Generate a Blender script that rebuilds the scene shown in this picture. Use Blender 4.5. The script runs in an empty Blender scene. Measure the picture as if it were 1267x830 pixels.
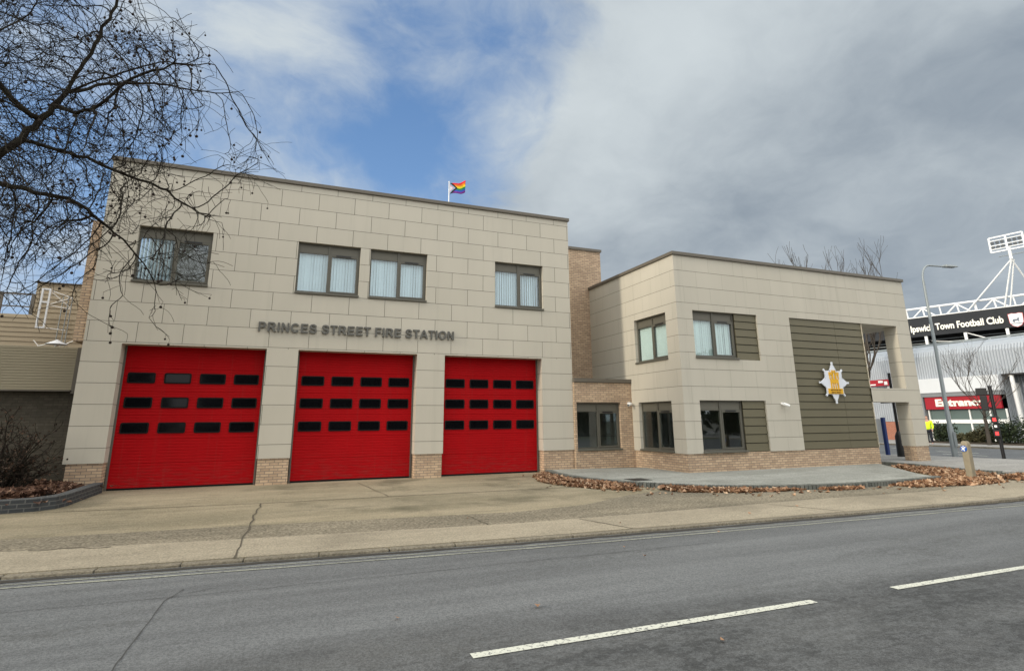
import bpy, bmesh, math, random
import numpy as np
from mathutils import Vector, Matrix, kdtree, noise as mnoise
R = math.radians
random.seed(7); rng = np.random.default_rng(7)
scene = bpy.context.scene
COL = scene.collection

# ------------------------------------------------------------------ nodes
class NT:
    def __init__(s, tree): s.t = tree; s.n = tree.nodes; s.l = tree.links
    def new(s, typ, ins=None, **kw):
        n = s.n.new(typ)
        for k, v in kw.items(): setattr(n, k, v)
        for k, v in (ins or {}).items(): s.put(n.inputs[k], v)
        return n
    def put(s, sock, v):
        if hasattr(v, 'is_output'): s.l.new(v, sock)
        elif v is not None:
            if isinstance(v, (tuple, list)) and len(v) == 3 and sock.type == 'RGBA': v = (*v, 1)
            sock.default_value = v
    def math(s, op, a, b=None, c=None, clamp=False):
        n = s.n.new('ShaderNodeMath'); n.operation = op; n.use_clamp = clamp
        for i, v in enumerate((a, b, c)):
            if v is not None: s.put(n.inputs[i], v)
        return n.outputs[0]
    def vmath(s, op, a, b=None):
        n = s.n.new('ShaderNodeVectorMath'); n.operation = op
        s.put(n.inputs[0], a)
        if b is not None: s.put(n.inputs[1], b)
        return n.outputs['Value'] if op in ('DOT_PRODUCT', 'LENGTH') else n.outputs[0]
    def mix(s, f, a, b, mode='MIX'):
        n = s.n.new('ShaderNodeMix'); n.data_type = 'RGBA'; n.blend_type = mode
        s.put(n.inputs[0], f); s.put(n.inputs[6], a); s.put(n.inputs[7], b)
        return n.outputs[2]
    def ss(s, v, a, b, lo=0., hi=1.):
        n = s.n.new('ShaderNodeMapRange'); n.interpolation_type = 'SMOOTHSTEP'
        s.put(n.inputs[0], v); n.inputs[1].default_value = a; n.inputs[2].default_value = b
        n.inputs[3].default_value = lo; n.inputs[4].default_value = hi
        return n.outputs[0]
    def noise(s, vec, scale, detail=4, rough=.55, dist=0.):
        n = s.n.new('ShaderNodeTexNoise'); s.put(n.inputs['Vector'], vec)
        n.inputs['Scale'].default_value = scale; n.inputs['Detail'].default_value = detail
        n.inputs['Roughness'].default_value = rough; n.inputs['Distortion'].default_value = dist
        return n.outputs[0]
    def scale(s, vec, xyz):
        return s.vmath('MULTIPLY', vec, xyz)

def newmat(name):
    m = bpy.data.materials.new(name); m.use_nodes = True
    t = NT(m.node_tree); b = t.n['Principled BSDF']
    return m, t, b
def obj_co(t): return t.new('ShaderNodeTexCoord').outputs['Object']
def uv_co(t): return t.new('ShaderNodeTexCoord').outputs['UV']
def bump(t, b, h, strength=.3, dist=.01):
    n = t.new('ShaderNodeBump', {'Height': h, 'Strength': strength, 'Distance': dist})
    t.l.new(n.outputs[0], b.inputs['Normal'])

def simple(name, col, rough=.7, var=.12, scale=2., metal=0., spec=.4, bumpk=0., fine=60., coat=0.):
    m, t, b = newmat(name)
    c = obj_co(t)
    n = t.noise(c, scale, 5, .6); n2 = t.noise(c, fine, 2, .5)
    f = t.math('ADD', t.math('MULTIPLY', t.math('SUBTRACT', n, .5), var * 2), t.math('MULTIPLY', t.math('SUBTRACT', n2, .5), var))
    f = t.math('ADD', f, 1.)
    col4 = t.vmath('SCALE', col); t.put(col4.node.inputs['Scale'], f)
    t.l.new(col4, b.inputs['Base Color'])
    b.inputs['Roughness'].default_value = rough; b.inputs['Metallic'].default_value = metal
    b.inputs['Specular IOR Level'].default_value = spec
    b.inputs['Coat Weight'].default_value = coat
    if bumpk: bump(t, b, n2, bumpk)
    return m

def cladding_mat(name='cladding_panel', bw=1.1, mort=(.105, .098, .08), ms=.0075, hline=None):
    m, t, b = newmat(name)
    uv = uv_co(t)
    mp = t.new('ShaderNodeMapping', {'Vector': uv, 'Location': (.55, -1.09 + .5475 * 20, 0)})
    br = t.new('ShaderNodeTexBrick', {'Vector': mp.outputs[0], 'Scale': 1., 'Mortar Size': ms, 'Mortar Smooth': .25, 'Bias': 0., 'Brick Width': bw, 'Row Height': .5475,
        'Color1': (.482, .448, .374), 'Color2': (.458, .426, .354), 'Mortar': mort}, offset=.5, offset_frequency=2)
    o = obj_co(t)
    st = t.noise(t.scale(o, (.9, .9, .22)), 1.3, 5, .6)
    fine = t.noise(o, 220, 2, .6)
    rs = t.ss(t.noise(t.scale(o, (2.6, 2.6, .10)), 1.6, 6, .65), .52, .74)
    f = t.math('ADD', t.math('MULTIPLY', t.math('SUBTRACT', st, .5), .16), t.math('MULTIPLY', t.math('SUBTRACT', fine, .5), .10))
    f = t.math('SUBTRACT', f, t.math('MULTIPLY', rs, .07))
    f = t.math('ADD', f, 1.)
    bc = br.outputs[0]
    if hline:
        v = t.new('ShaderNodeSeparateXYZ', {0: mp.outputs[0]}).outputs[1]
        fr = t.math('FRACT', t.math('DIVIDE', t.math('ADD', v, .2737), .5475))
        bc = t.mix(t.math('LESS_THAN', t.math('ABSOLUTE', t.math('SUBTRACT', fr, .5)), .0075 / .5475), bc, hline)
    c = t.vmath('SCALE', bc); t.put(c.node.inputs['Scale'], f)
    t.l.new(c, b.inputs['Base Color'])
    b.inputs['Roughness'].default_value = .72; b.inputs['Specular IOR Level'].default_value = .3
    bump(t, b, t.math('SUBTRACT', 1., br.outputs['Fac']), .5, .006)
    return m

def brick_mat(name, c1, c2, mortar, w=.225, h=.075, ms=.009, dark=.25):
    m, t, b = newmat(name)
    uv = uv_co(t)
    mp = t.new('ShaderNodeMapping', {'Vector': uv, 'Location': (9.9, h * 200 + .004, 0)})
    br = t.new('ShaderNodeTexBrick', {'Vector': mp.outputs[0], 'Scale': 1., 'Mortar Size': ms, 'Mortar Smooth': .2, 'Bias': -.1, 'Brick Width': w, 'Row Height': h,
        'Color1': c1, 'Color2': c2, 'Mortar': mortar}, offset=.5, offset_frequency=2)
    o = obj_co(t)
    n = t.noise(o, 1.1, 5, .6); n2 = t.noise(o, 9., 3, .6); n3 = t.noise(o, 90, 2, .6)
    f = t.math('ADD', t.math('MULTIPLY', t.math('SUBTRACT', n, .5), dark), t.math('MULTIPLY', t.math('SUBTRACT', n2, .5), dark * 1.3))
    f = t.math('ADD', f, t.math('MULTIPLY', t.math('SUBTRACT', n3, .5), .25)); f = t.math('ADD', f, 1.)
    c = t.vmath('SCALE', br.outputs[0]); t.put(c.node.inputs['Scale'], f)
    t.l.new(c, b.inputs['Base Color']); b.inputs['Roughness'].default_value = .9; b.inputs['Specular IOR Level'].default_value = .2
    bump(t, b, t.math('SUBTRACT', t.math('MULTIPLY', n3, .3), br.outputs['Fac']), .6, .008)
    return m

def glass_mat(name, tint=(.92, .96, .96), refl=1.):
    m, t, b = newmat(name)
    t.n.remove(b)
    ge = t.new('ShaderNodeNewGeometry')
    cs = t.math('ABSOLUTE', t.vmath('DOT_PRODUCT', ge.outputs['Normal'], ge.outputs['Incoming']))
    fr = t.math('ADD', .043, t.math('MULTIPLY', .957, t.math('POWER', t.math('SUBTRACT', 1., cs), 5.)))
    tr = t.new('ShaderNodeBsdfTransparent', {'Color': (*tint, 1)})
    gl = t.new('ShaderNodeBsdfGlossy', {'Color': (.9, .95, 1, 1), 'Roughness': .015})
    f = t.math('MULTIPLY', fr, 1.6 * refl, clamp=True)
    mx = t.new('ShaderNodeMixShader', {0: f, 1: tr.outputs[0], 2: gl.outputs[0]})
    t.l.new(mx.outputs[0], t.n['Material Output'].inputs[0])
    return m

def emit_mat(name, col, k):
    m, t, b = newmat(name)
    b.inputs['Base Color'].default_value = (*col, 1); b.inputs['Emission Color'].default_value = (*col, 1)
    b.inputs['Emission Strength'].default_value = k
    return m

def door_red():
    m, t, b = newmat('red_door_paint')
    o = obj_co(t)
    n = t.noise(t.scale(o, (.8, 1, .5)), 1.5, 5, .6); n2 = t.noise(o, 160, 2, .6)
    f = t.math('ADD', t.math('MULTIPLY', n, .35), .82); f = t.math('ADD', f, t.math('MULTIPLY', t.math('SUBTRACT', n2, .5), .12))
    c = t.vmath('SCALE', (.36, .0026, .005)); t.put(c.node.inputs['Scale'], f)
    z = t.new('ShaderNodeSeparateXYZ', {0: o}).outputs[2]
    sc = t.noise(t.scale(o, (1.2, 1, 5)), 2.2, 6, .7); ru = t.noise(t.scale(o, (7, 1, .25)), 1.4, 5, .65)
    dirt = t.math('MULTIPLY', t.ss(z, 1.0, .0), t.ss(sc, .42, .68))
    dirt = t.math('ADD', t.math('MULTIPLY', dirt, .30), t.math('MULTIPLY', t.ss(ru, .55, .75), .14))
    c = t.mix(dirt, c, (.10, .055, .045))
    t.l.new(c, b.inputs['Base Color']); b.inputs['Roughness'].default_value = .62; b.inputs['Specular IOR Level'].default_value = .10
    bump(t, b, n2, .12, .004)
    return m

def concrete_mat(name, c1, c2, dark, streak=(.25, .9, 1), grit=.3, stain=.5, fscale=70):
    m, t, b = newmat(name)
    o = obj_co(t)
    n = t.noise(t.scale(o, streak), 1.1, 7, .62, .4); n2 = t.noise(o, .45, 5, .6); n3 = t.ss(t.noise(o, fscale, 2, .6), .36, .64); n4 = t.ss(t.noise(o, 7, 7, .8), .36, .64)
    c = t.mix(t.ss(n, .36, .64), c1, c2)
    c = t.mix(t.math('MULTIPLY', t.ss(n2, .5, .72), stain), c, dark)
    s2 = t.noise(t.scale(o, (.12, 1.5, 1)), 1.7, 6, .65)
    c = t.mix(t.math('MULTIPLY', t.ss(s2, .55, .75), stain * .8), c, dark)
    g = t.math('ADD', t.math('MULTIPLY', t.math('SUBTRACT', n3, .5), grit * 2), t.math('MULTIPLY', t.math('SUBTRACT', n4, .5), grit))
    g = t.math('ADD', g, 1.)
    cc = t.vmath('SCALE', c); t.put(cc.node.inputs['Scale'], g)
    t.l.new(cc, b.inputs['Base Color']); b.inputs['Roughness'].default_value = .88; b.inputs['Specular IOR Level'].default_value = .25
    bump(t, b, t.math('ADD', n3, n4), .5, .006)
    return m

def asphalt_mat():
    m, t, b = newmat('worn_asphalt')
    o = obj_co(t)
    sp = t.new('ShaderNodeSeparateXYZ', {0: o}); x, y = sp.outputs[0], sp.outputs[1]
    yy = t.math('ADD', y, t.math('MULTIPLY', x, .05))
    wob = t.noise(t.scale(o, (.35, .8, 1)), 1.2, 6, .65)
    wob2 = t.noise(t.scale(o, (.12, 1.6, 1)), 1.0, 5, .6)
    fine = t.noise(o, 55, 3, .75); mid = t.noise(o, 17, 5, .75)
    yw = t.math('ADD', yy, t.math('MULTIPLY', t.math('SUBTRACT', wob, .5), 1.3))
    # wheel-polished pale lane, dark coarse strip along the centre line
    grain = t.ss(t.noise(o, 46, 2, .6), .35, .65); grain2 = t.ss(t.noise(o, 110, 2, .6), .35, .65)
    blot = t.ss(t.noise(t.scale(o, (.7, 1.1, 1)), 11, 7, .8), .46, .54)
    dk = t.ss(yw, -12.1, -13.1)
    pol = t.ss(wob2, .34, .70)
    base = t.mix(pol, (.098, .101, .101), (.140, .144, .143))
    big = t.noise(t.scale(o, (.3, .8, 1)), 1.3, 6, .68)
    old = t.mix(t.ss(big, .36, .66), (.040, .041, .040), (.092, .093, .090))
    c = t.mix(t.math('MULTIPLY', dk, t.math('ADD', .62, t.math('MULTIPLY', blot, .38))), base, old)
    # darker blotches where the worn surface dressing is left
    pt = t.ss(t.noise(t.scale(o, (.22, .8, 1)), .9, 7, .66), .50, .66)
    c = t.mix(t.math('MULTIPLY', pt, t.math('ADD', .12, t.math('MULTIPLY', blot, .55))), c, (.070, .071, .068))
    g = t.math('ADD', t.math('MULTIPLY', t.math('SUBTRACT', grain, .5), .40), 1.)
    g = t.math('ADD', g, t.math('MULTIPLY', t.math('SUBTRACT', grain2, .5), .42))
    cc = t.vmath('SCALE', c); t.put(cc.node.inputs['Scale'], g)
    t.l.new(cc, b.inputs['Base Color'])
    t.put(b.inputs['Roughness'], t.math('ADD', .62, t.math('MULTIPLY', fine, .3))); b.inputs['Specular IOR Level'].default_value = .35
    bump(t, b, t.math('ADD', fine, mid), .6, .008)
    return m

def paint_mat(name, col, under, wear):
    m, t, b = newmat(name)
    o = obj_co(t)
    n = t.noise(o, 30, 5, .7); n2 = t.noise(o, 4, 4, .6)
    f = t.ss(t.math('ADD', t.math('MULTIPLY', n, .6), t.math('MULTIPLY', n2, .4)), .5 + wear - .12, .5 + wear + .06)
    t.l.new(t.mix(f, under, col) if wear > 0 else t.mix(t.ss(n, .40, .47), under, col), b.inputs['Base Color'])
    b.inputs['Roughness'].default_value = .8
    return m

def leaf_mat(name, stops, rough=.75):
    m, t, b = newmat(name)
    g = t.new('ShaderNodeNewGeometry')
    cr = t.new('ShaderNodeValToRGB', {0: g.outputs['Random Per Island']})
    el = cr.color_ramp.elements
    while len(el) < len(stops): el.new(.5)
    for e, (p, c) in zip(el, stops): e.position = p; e.color = (*c, 1)
    t.l.new(cr.outputs[0], b.inputs['Base Color']); b.inputs['Roughness'].default_value = rough
    b.inputs['Specular IOR Level'].default_value = .25
    return m

def corrugated_mat(name, col, freq, axis=0, rough=.45, metal=.0, depth=.5):
    m, t, b = newmat(name)
    uv = uv_co(t); sp = t.new('ShaderNodeSeparateXYZ', {0: uv})
    w = t.math('SINE', t.math('MULTIPLY', sp.outputs[axis], freq * 2 * math.pi))
    n = t.noise(obj_co(t), 1.2, 4, .6)
    f = t.math('ADD', t.math('MULTIPLY', n, .25), .87)
    c = t.vmath('SCALE', col); t.put(c.node.inputs['Scale'], f)
    t.l.new(c, b.inputs['Base Color']); b.inputs['Roughness'].default_value = rough; b.inputs['Metallic'].default_value = metal
    bump(t, b, w, depth, .03)
    return m

def flag_mat():
    m, t, b = newmat('striped_flag_cloth')
    sp = t.new('ShaderNodeSeparateXYZ', {0: uv_co(t)}); u, v = sp.outputs[0], sp.outputs[1]
    cr = t.new('ShaderNodeValToRGB', {0: v}); cr.color_ramp.interpolation = 'CONSTANT'
    cols = [(.20, .02, .25), (.02, .08, .42), (.01, .23, .06), (.85, .66, .01), (.80, .22, .01), (.65, .01, .015)]
    el = cr.color_ramp.elements
    while len(el) < 6: el.new(.5)
    for i, (e, c) in enumerate(zip(el, cols)): e.position = i / 6; e.color = (*c, 1)
    c = cr.outputs[0]
    d = t.math('ADD', u, t.math('MULTIPLY', t.math('ABSOLUTE', t.math('SUBTRACT', v, .5)), .72))
    for thr, cc in ((.50, (.006, .006, .006)), (.42, (.09, .035, .015)), (.35, (.25, .55, .75)), (.28, (.75, .35, .45)), (.20, (.8, .8, .8))):
        c = t.mix(t.math('LESS_THAN', d, thr), c, cc)
    t.l.new(c, b.inputs['Base Color']); b.inputs['Roughness'].default_value = .8
    return m

def bark_mat():
    m, t, b = newmat('bark')
    o = obj_co(t); n = t.noise(o, 6, 4, .6)
    t.l.new(t.mix(t.ss(n, .35, .7), (.018, .014, .011), (.042, .038, .028)), b.inputs['Base Color'])
    b.inputs['Roughness'].default_value = .95; b.inputs['Specular IOR Level'].default_value = .1
    bump(t, b, n, .5, .02)
    return m

MAT = dict(
    clad=cladding_mat(), pier=cladding_mat('cladding_pier', 40.), wing=cladding_mat('cladding_wing', 1.1, (.32, .30, .24), .005, (.17, .16, .128)),
    brick=brick_mat('buff_brick', (.54, .395, .265), (.37, .26, .175), (.22, .18, .14)),
    ebrick=brick_mat('dark_engineering_brick', (.060, .064, .066), (.045, .048, .050), (.115, .115, .11), w=.225, h=.0834, ms=.011),
    gbrick=brick_mat('weathered_brown_brick', (.10, .088, .066), (.075, .066, .05), (.07, .063, .05), dark=.5),
    rbrick=brick_mat('red_brick', (.36, .12, .07), (.30, .10, .06), (.3, .25, .2)),
    coping=simple('bronze_coping', (.115, .10, .078), .5, .08, 1.5, spec=.4),
    frame=simple('bronze_window_frame', (.100, .094, .074), .45, .06, 3, spec=.4),
    spandrel=simple('bronze_spandrel', (.125, .117, .092), .5, .06, 3),
    olive=simple('olive_panel', (.120, .106, .064), .55, .10, .8, spec=.35),
    olivej=simple('panel_joint', (.02, .018, .012), .8),
    red=door_red(), rubber=simple('black_rubber', (.008, .007, .007), .7, .1, spec=.15),
    rail=simple('grey_guide_rail', (.13, .12, .105), .5, .1, metal=.3),
    dglass=simple('dark_pane', (.004, .004, .005), .06, 0., spec=.22),
    glass=glass_mat('window_glass'), 
    blind=simple('pale_blind', (.70, .77, .82), .8, .06, 8),
    curtain=simple('pale_green_curtain', (.74, .80, .76), .8, .06, 8),
    letter=simple('grey_metal_letter', (.115, .112, .10), .45, .05, 4, metal=.35),
    concrete=concrete_mat('apron_concrete', (.290, .245, .165), (.215, .184, .120), (.105, .094, .060), stain=.85, grit=.17, fscale=30),
    band=concrete_mat('rough_band', (.215, .185, .132), (.155, .134, .096), (.09, .08, .058), grit=.34, stain=.45, fscale=22),
    foot=concrete_mat('footway', (.315, .272, .198), (.262, .226, .164), (.15, .13, .094), grit=.17, stain=.5, fscale=34),
    kerb=concrete_mat('kerb_stone', (.20, .175, .13), (.155, .135, .10), (.09, .08, .06), stain=.5, grit=.2, fscale=30),
    slab=concrete_mat('grey_paving', (.31, .31, .275), (.25, .25, .22), (.15, .15, .125), grit=.15, stain=.6, fscale=26),
    side=concrete_mat('side_pavement', (.31, .30, .275), (.26, .25, .23), (.17, .165, .15), grit=.14, stain=.4, fscale=20),
    joint=simple('joint_dirt', (.075, .062, .042), .95, .2),
    asphalt=asphalt_mat(),
    white_line=paint_mat('white_line', (.52, .52, .44), (.16, .16, .15), 0.),
    pale_line=paint_mat('faded_line', (.27, .27, .215), (.12, .12, .11), .0),
    ground=simple('earth', (.12, .11, .08), .95, .2, .3),
    soil=simple('soil', (.05, .038, .026), .95, .3, 8),
    leaf=leaf_mat('dead_leaf', [(0, (.085, .044, .026)), (.3, (.22, .115, .062)), (.7, (.36, .215, .125)), (1, (.50, .36, .24))]),
    leaf_shaded=leaf_mat('shaded_leaf', [(0, (.040, .020, .013)), (.4, (.085, .042, .026)), (.8, (.15, .08, .05)), (1, (.24, .15, .10))]),  # darker copy of dead_leaf, the planter's shade put into the colour
    hedge=leaf_mat('hedge_leaf', [(0, (.010, .017, .008)), (.5, (.020, .032, .013)), (1, (.045, .058, .024))]),
    hedge2=leaf_mat('yellowing_leaf', [(0, (.035, .036, .016)), (.5, (.06, .057, .026)), (1, (.11, .098, .05))]),
    bark=bark_mat(), ball=simple('seed_ball', (.022, .014, .010), .95, .2),
    twig=simple('grey_brown_twig', (.075, .064, .053), .95, .1, spec=.1),
    white=simple('white_paint', (.78, .78, .76), .5, .05, 2),
    silver=corrugated_mat('silver_corrugated', (.37, .40, .43), 5.5, 0, .5, .15, .8),
    silverroof=simple('silver_roof_sheet', (.27, .30, .34), .5, .10, .6, metal=.1),
    fascia=simple('pale_fascia', (.62, .64, .66), .5, .06, 1),
    shadow_gray=simple('grey_soffit', (.20, .21, .22), .7, .1),
    charcoal=simple('charcoal_fascia', (.016, .018, .021), .75, .3, .8),
    black=simple('black_paint', (.012, .012, .013), .45, .1, spec=.4),
    darkroom=simple('dark_interior', (.03, .03, .03), .9, .2),
    plaster=simple('interior_plaster', (.30, .30, .28), .9, .1),
    sred=simple('red_sign', (.33, .008, .018), .5, .05, 2),
    offwhite=simple('sign_lettering', (.85, .82, .72), .6, .03, 3),
    teal=simple('green_tinted_pane', (.10, .14, .13), .15, .1, .6, spec=.6),
    blue=simple('blue_paint', (.012, .032, .14), .45, .05, 4),
    bluesign=simple('blue_sign', (.015, .10, .42), .4, .05, 4),
    steel=simple('galvanised_steel', (.24, .265, .27), .5, .1, 3, metal=.25),
    post=simple('weathered_post', (.25, .215, .15), .9, .25, 5, bumpk=.4),
    gold=simple('gold_paint', (.68, .37, .012), .5, .05, 6),
    crest=simple('silver_white_badge', (.66, .69, .74), .45, .05, 6),
    brown=simple('brown_lettering', (.16, .07, .01), .6, 0),
    planks=simple('beige_boarding', (.30, .245, .165), .7, .15, 1.2),
    shutter=simple('beige_shutter_slats', (.25, .22, .15), .65, .10, 1.0),
    redlamp=emit_mat('red_signal_lamp', (1, .03, .03), 2.2), whitelamp=emit_mat('white_signal_lamp', (.8, .8, .75), .5),
    hivis=simple('hi_vis_yellow', (.62, .85, .02), .7, .05, 6), trouser=simple('dark_trousers', (.015, .017, .025), .9, .1),
    skin=simple('skin', (.45, .26, .19), .6, .05), hair=simple('dark_hair', (.02, .014, .01), .8, .1),
    flag=flag_mat(), grating=simple('iron_cover', (.03, .032, .034), .5, .2, 20, metal=.5),
    office=simple('pale_office_stone', (.42, .43, .41), .8, .08, .5), lampglass=simple('lamp_lens', (.10, .11, .12), .3, .05),
)

# ------------------------------------------------------------------ mesh builder
class MB:
    def __init__(s, T=None): s.v = []; s.f = []; s.m = []; s.T = T or (lambda p: p); s.sm = []
    def add(s, verts, faces, m=0, smooth=False):
        k = len(s.v); s.v += [tuple(s.T(p)) for p in verts]
        for f in faces: s.f.append(tuple(i + k for i in f)); s.m.append(m); s.sm.append(smooth)
        return s
    def box(s, x0, x1, y0, y1, z0, z1, m=0):
        if x0 > x1: x0, x1 = x1, x0
        if y0 > y1: y0, y1 = y1, y0
        if z0 > z1: z0, z1 = z1, z0
        v = [(x0, y0, z0), (x1, y0, z0), (x1, y1, z0), (x0, y1, z0), (x0, y0, z1), (x1, y0, z1), (x1, y1, z1), (x0, y1, z1)]
        return s.add(v, [(0, 3, 2, 1), (4, 5, 6, 7), (0, 1, 5, 4), (1, 2, 6, 5), (2, 3, 7, 6), (3, 0, 4, 7)], m)
    def quad(s, a, b, c, d, m=0): return s.add([a, b, c, d], [(0, 1, 2, 3)], m)
    def prism(s, poly, z0, z1, m=0):
        n = len(poly); v = [(p[0], p[1], z0) for p in poly] + [(p[0], p[1], z1) for p in poly]
        a = sum(poly[i][0] * poly[(i + 1) % n][1] - poly[(i + 1) % n][0] * poly[i][1] for i in range(n))
        F = [tuple(range(n, 2 * n)), tuple(reversed(range(n)))] + [(i, (i + 1) % n, n + (i + 1) % n, n + i) for i in range(n)]
        if a < 0: F = [tuple(reversed(f)) for f in F]
        return s.add(v, F, m)
    def slab_xz(s, poly, y0, y1, m=0):
        """polygon in (x,z), thickness y0 (front) .. y1"""
        n = len(poly); v = [(p[0], y0, p[1]) for p in poly] + [(p[0], y1, p[1]) for p in poly]
        a = sum(poly[i][0] * poly[(i + 1) % n][1] - poly[(i + 1) % n][0] * poly[i][1] for i in range(n))
        F = [tuple(range(n)), tuple(reversed(range(n, 2 * n)))] + [(i, n + i, n + (i + 1) % n, (i + 1) % n) for i in range(n)]
        if a < 0: F = [tuple(reversed(f)) for f in F]
        return s.add(v, F, m)
    def tube(s, pts, rad, n=8, m=0, cap=True, smooth=True):
        pts = [Vector(p) for p in pts]
        if not hasattr(rad, '__len__'): rad = [rad] * len(pts)
        rings = []; d = (pts[1] - pts[0]).normalized()
        ref = Vector((0, 0, 1)) if abs(d.z) < .9 else Vector((1, 0, 0))
        x = d.cross(ref).normalized()
        V = []
        for i, p in enumerate(pts):
            if i == 0: t = pts[1] - p
            elif i == len(pts) - 1: t = p - pts[i - 1]
            else: t = (pts[i + 1] - p).normalized() + (p - pts[i - 1]).normalized()
            t = t.normalized() if t.length > 1e-9 else d
            x = (x - t * x.dot(t)).normalized(); y = t.cross(x)
            V += [p + (x * math.cos(2 * math.pi * k / n) + y * math.sin(2 * math.pi * k / n)) * rad[i] for k in range(n)]
        F = [(i * n + k, i * n + (k + 1) % n, (i + 1) * n + (k + 1) % n, (i + 1) * n + k) for i in range(len(pts) - 1) for k in range(n)]
        s.add(V, F, m, smooth)
        if cap:
            L = (len(pts) - 1) * n
            s.add(V[:n], [tuple(reversed(range(n)))], m); s.add(V[L:], [tuple(range(n))], m)
        return s
    def bar(s, a, b, r, n=6, m=0): return s.tube([a, b], r, n, m, smooth=n > 4)
    def ball(s, c, r, m=0, seg=6, rings=4, sc=(1, 1, 1)):
        V = [(c[0], c[1], c[2] + r * sc[2])]
        for i in range(1, rings):
            a = math.pi * i / rings
            V += [(c[0] + r * sc[0] * math.sin(a) * math.cos(2 * math.pi * k / seg), c[1] + r * sc[1] * math.sin(a) * math.sin(2 * math.pi * k / seg), c[2] + r * sc[2] * math.cos(a)) for k in range(seg)]
        V.append((c[0], c[1], c[2] - r * sc[2])); e = len(V) - 1
        F = [(0, 1 + k, 1 + (k + 1) % seg) for k in range(seg)]
        for i in range(rings - 2):
            F += [(1 + i * seg + k, 1 + (i + 1) * seg + k, 1 + (i + 1) * seg + (k + 1) % seg, 1 + i * seg + (k + 1) % seg) for k in range(seg)]
        b = 1 + (rings - 2) * seg
        F += [(b + k, e, b + (k + 1) % seg) for k in range(seg)]
        return s.add(V, F, m, True)
    def build(s, name, mats, parent=None, org=None, bevel=0.):
        me = bpy.data.meshes.new(name)
        o3 = org if org is not None else (tuple(parent['_w']) if parent is not None and '_w' in parent else (0, 0, 0))
        V = [(p[0] - o3[0], p[1] - o3[1], p[2] - o3[2]) for p in s.v]
        me.from_pydata(V, [], s.f)
        if not isinstance(mats, (list, tuple)): mats = [mats]
        for m in mats: me.materials.append(m)
        me.polygons.foreach_set('material_index', s.m); me.polygons.foreach_set('use_smooth', s.sm)
        uvl = me.uv_layers.new(name='UVMap')
        for p in me.polygons:
            n = p.normal; ax = max(range(3), key=lambda i: abs(n[i]))
            for li, vi in zip(p.loop_indices, p.vertices):
                c = s.v[vi]
                uvl.data[li].uv = (c[1], c[2]) if ax == 0 else (c[0], c[2]) if ax == 1 else (c[0], c[1])
        me.update()
        o = bpy.data.objects.new(name, me); COL.objects.link(o)
        if bevel:
            md = o.modifiers.new('edge', 'BEVEL'); md.width = bevel; md.segments = 2; md.limit_method = 'ANGLE'; md.angle_limit = R(40)
        if parent is not None:
            o.parent = parent
            if parent.type == 'MESH' or '_w' in parent: o['_w'] = list(o3)
        elif org is not None: o.location = org; o['_w'] = list(o3)
        else: o['_w'] = [0., 0., 0.]
        return o

def tag(o, label=None, cat=None, group=None, kind=None):
    if label: o['label'] = label
    if cat: o['category'] = cat
    if group: o['group'] = group
    if kind: o['kind'] = kind
    return o
def thing(name, label, cat, loc=(0, 0, 0), group=None):
    o = bpy.data.objects.new(name, None); COL.objects.link(o); o.location = loc; o.empty_display_size = .3
    o['_w'] = list(map(float, loc))
    return tag(o, label, cat, group)
def struct(o): o['kind'] = 'structure'; return o
def copy_tree(o, parent=None):
    c = o.copy(); COL.objects.link(c)
    if parent is not None: c.parent = parent
    for ch in list(o.children): copy_tree(ch, c)
    return c

def front_T(plane): return lambda p: (p[0], plane + p[1], p[2])          # wall facing -Y: u -> x, depth -> y
def side_T(plane): return lambda p: (plane + p[1], -p[0], p[2])          # wall facing -X: u = -y

def wall_cells(mb, a0, a1, z0, z1, holes, w=0., m=0, pm=None):
    """front sheet with real openings; each hole = (a0,a1,z0,z1,reveal depth)"""
    A = sorted({a0, a1, *[h[0] for h in holes], *[h[1] for h in holes]}); A = [a for a in A if a0 <= a <= a1]
    Z = sorted({z0, z1, *[h[2] for h in holes], *[h[3] for h in holes]}); Z = [z for z in Z if z0 <= z <= z1]
    for i in range(len(A) - 1):
        for j in range(len(Z) - 1):
            ca, cz = (A[i] + A[i + 1]) / 2, (Z[j] + Z[j + 1]) / 2
            if any(h[0] < ca < h[1] and h[2] < cz < h[3] for h in holes): continue
            mb.quad((A[i], w, Z[j]), (A[i + 1], w, Z[j]), (A[i + 1], w, Z[j + 1]), (A[i], w, Z[j + 1]), pm(ca, cz) if pm else m)
    for h in holes:
        b0, b1, c0, c1, d = h; d += w
        c0 = max(c0, z0); c1 = min(c1, z1)
        mb.quad((b0, w, c0), (b0, w, c1), (b0, d, c1), (b0, d, c0), m)
        mb.quad((b1, w, c1), (b1, w, c0), (b1, d, c0), (b1, d, c1), m)
        if h[3] <= z1 - 1e-6: mb.quad((b0, w, c1), (b1, w, c1), (b1, d, c1), (b0, d, c1), m)
        if h[2] >= z0 + 1e-6: mb.quad((b1, w, c0), (b0, w, c0), (b0, d, c0), (b1, d, c0), m)

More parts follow.
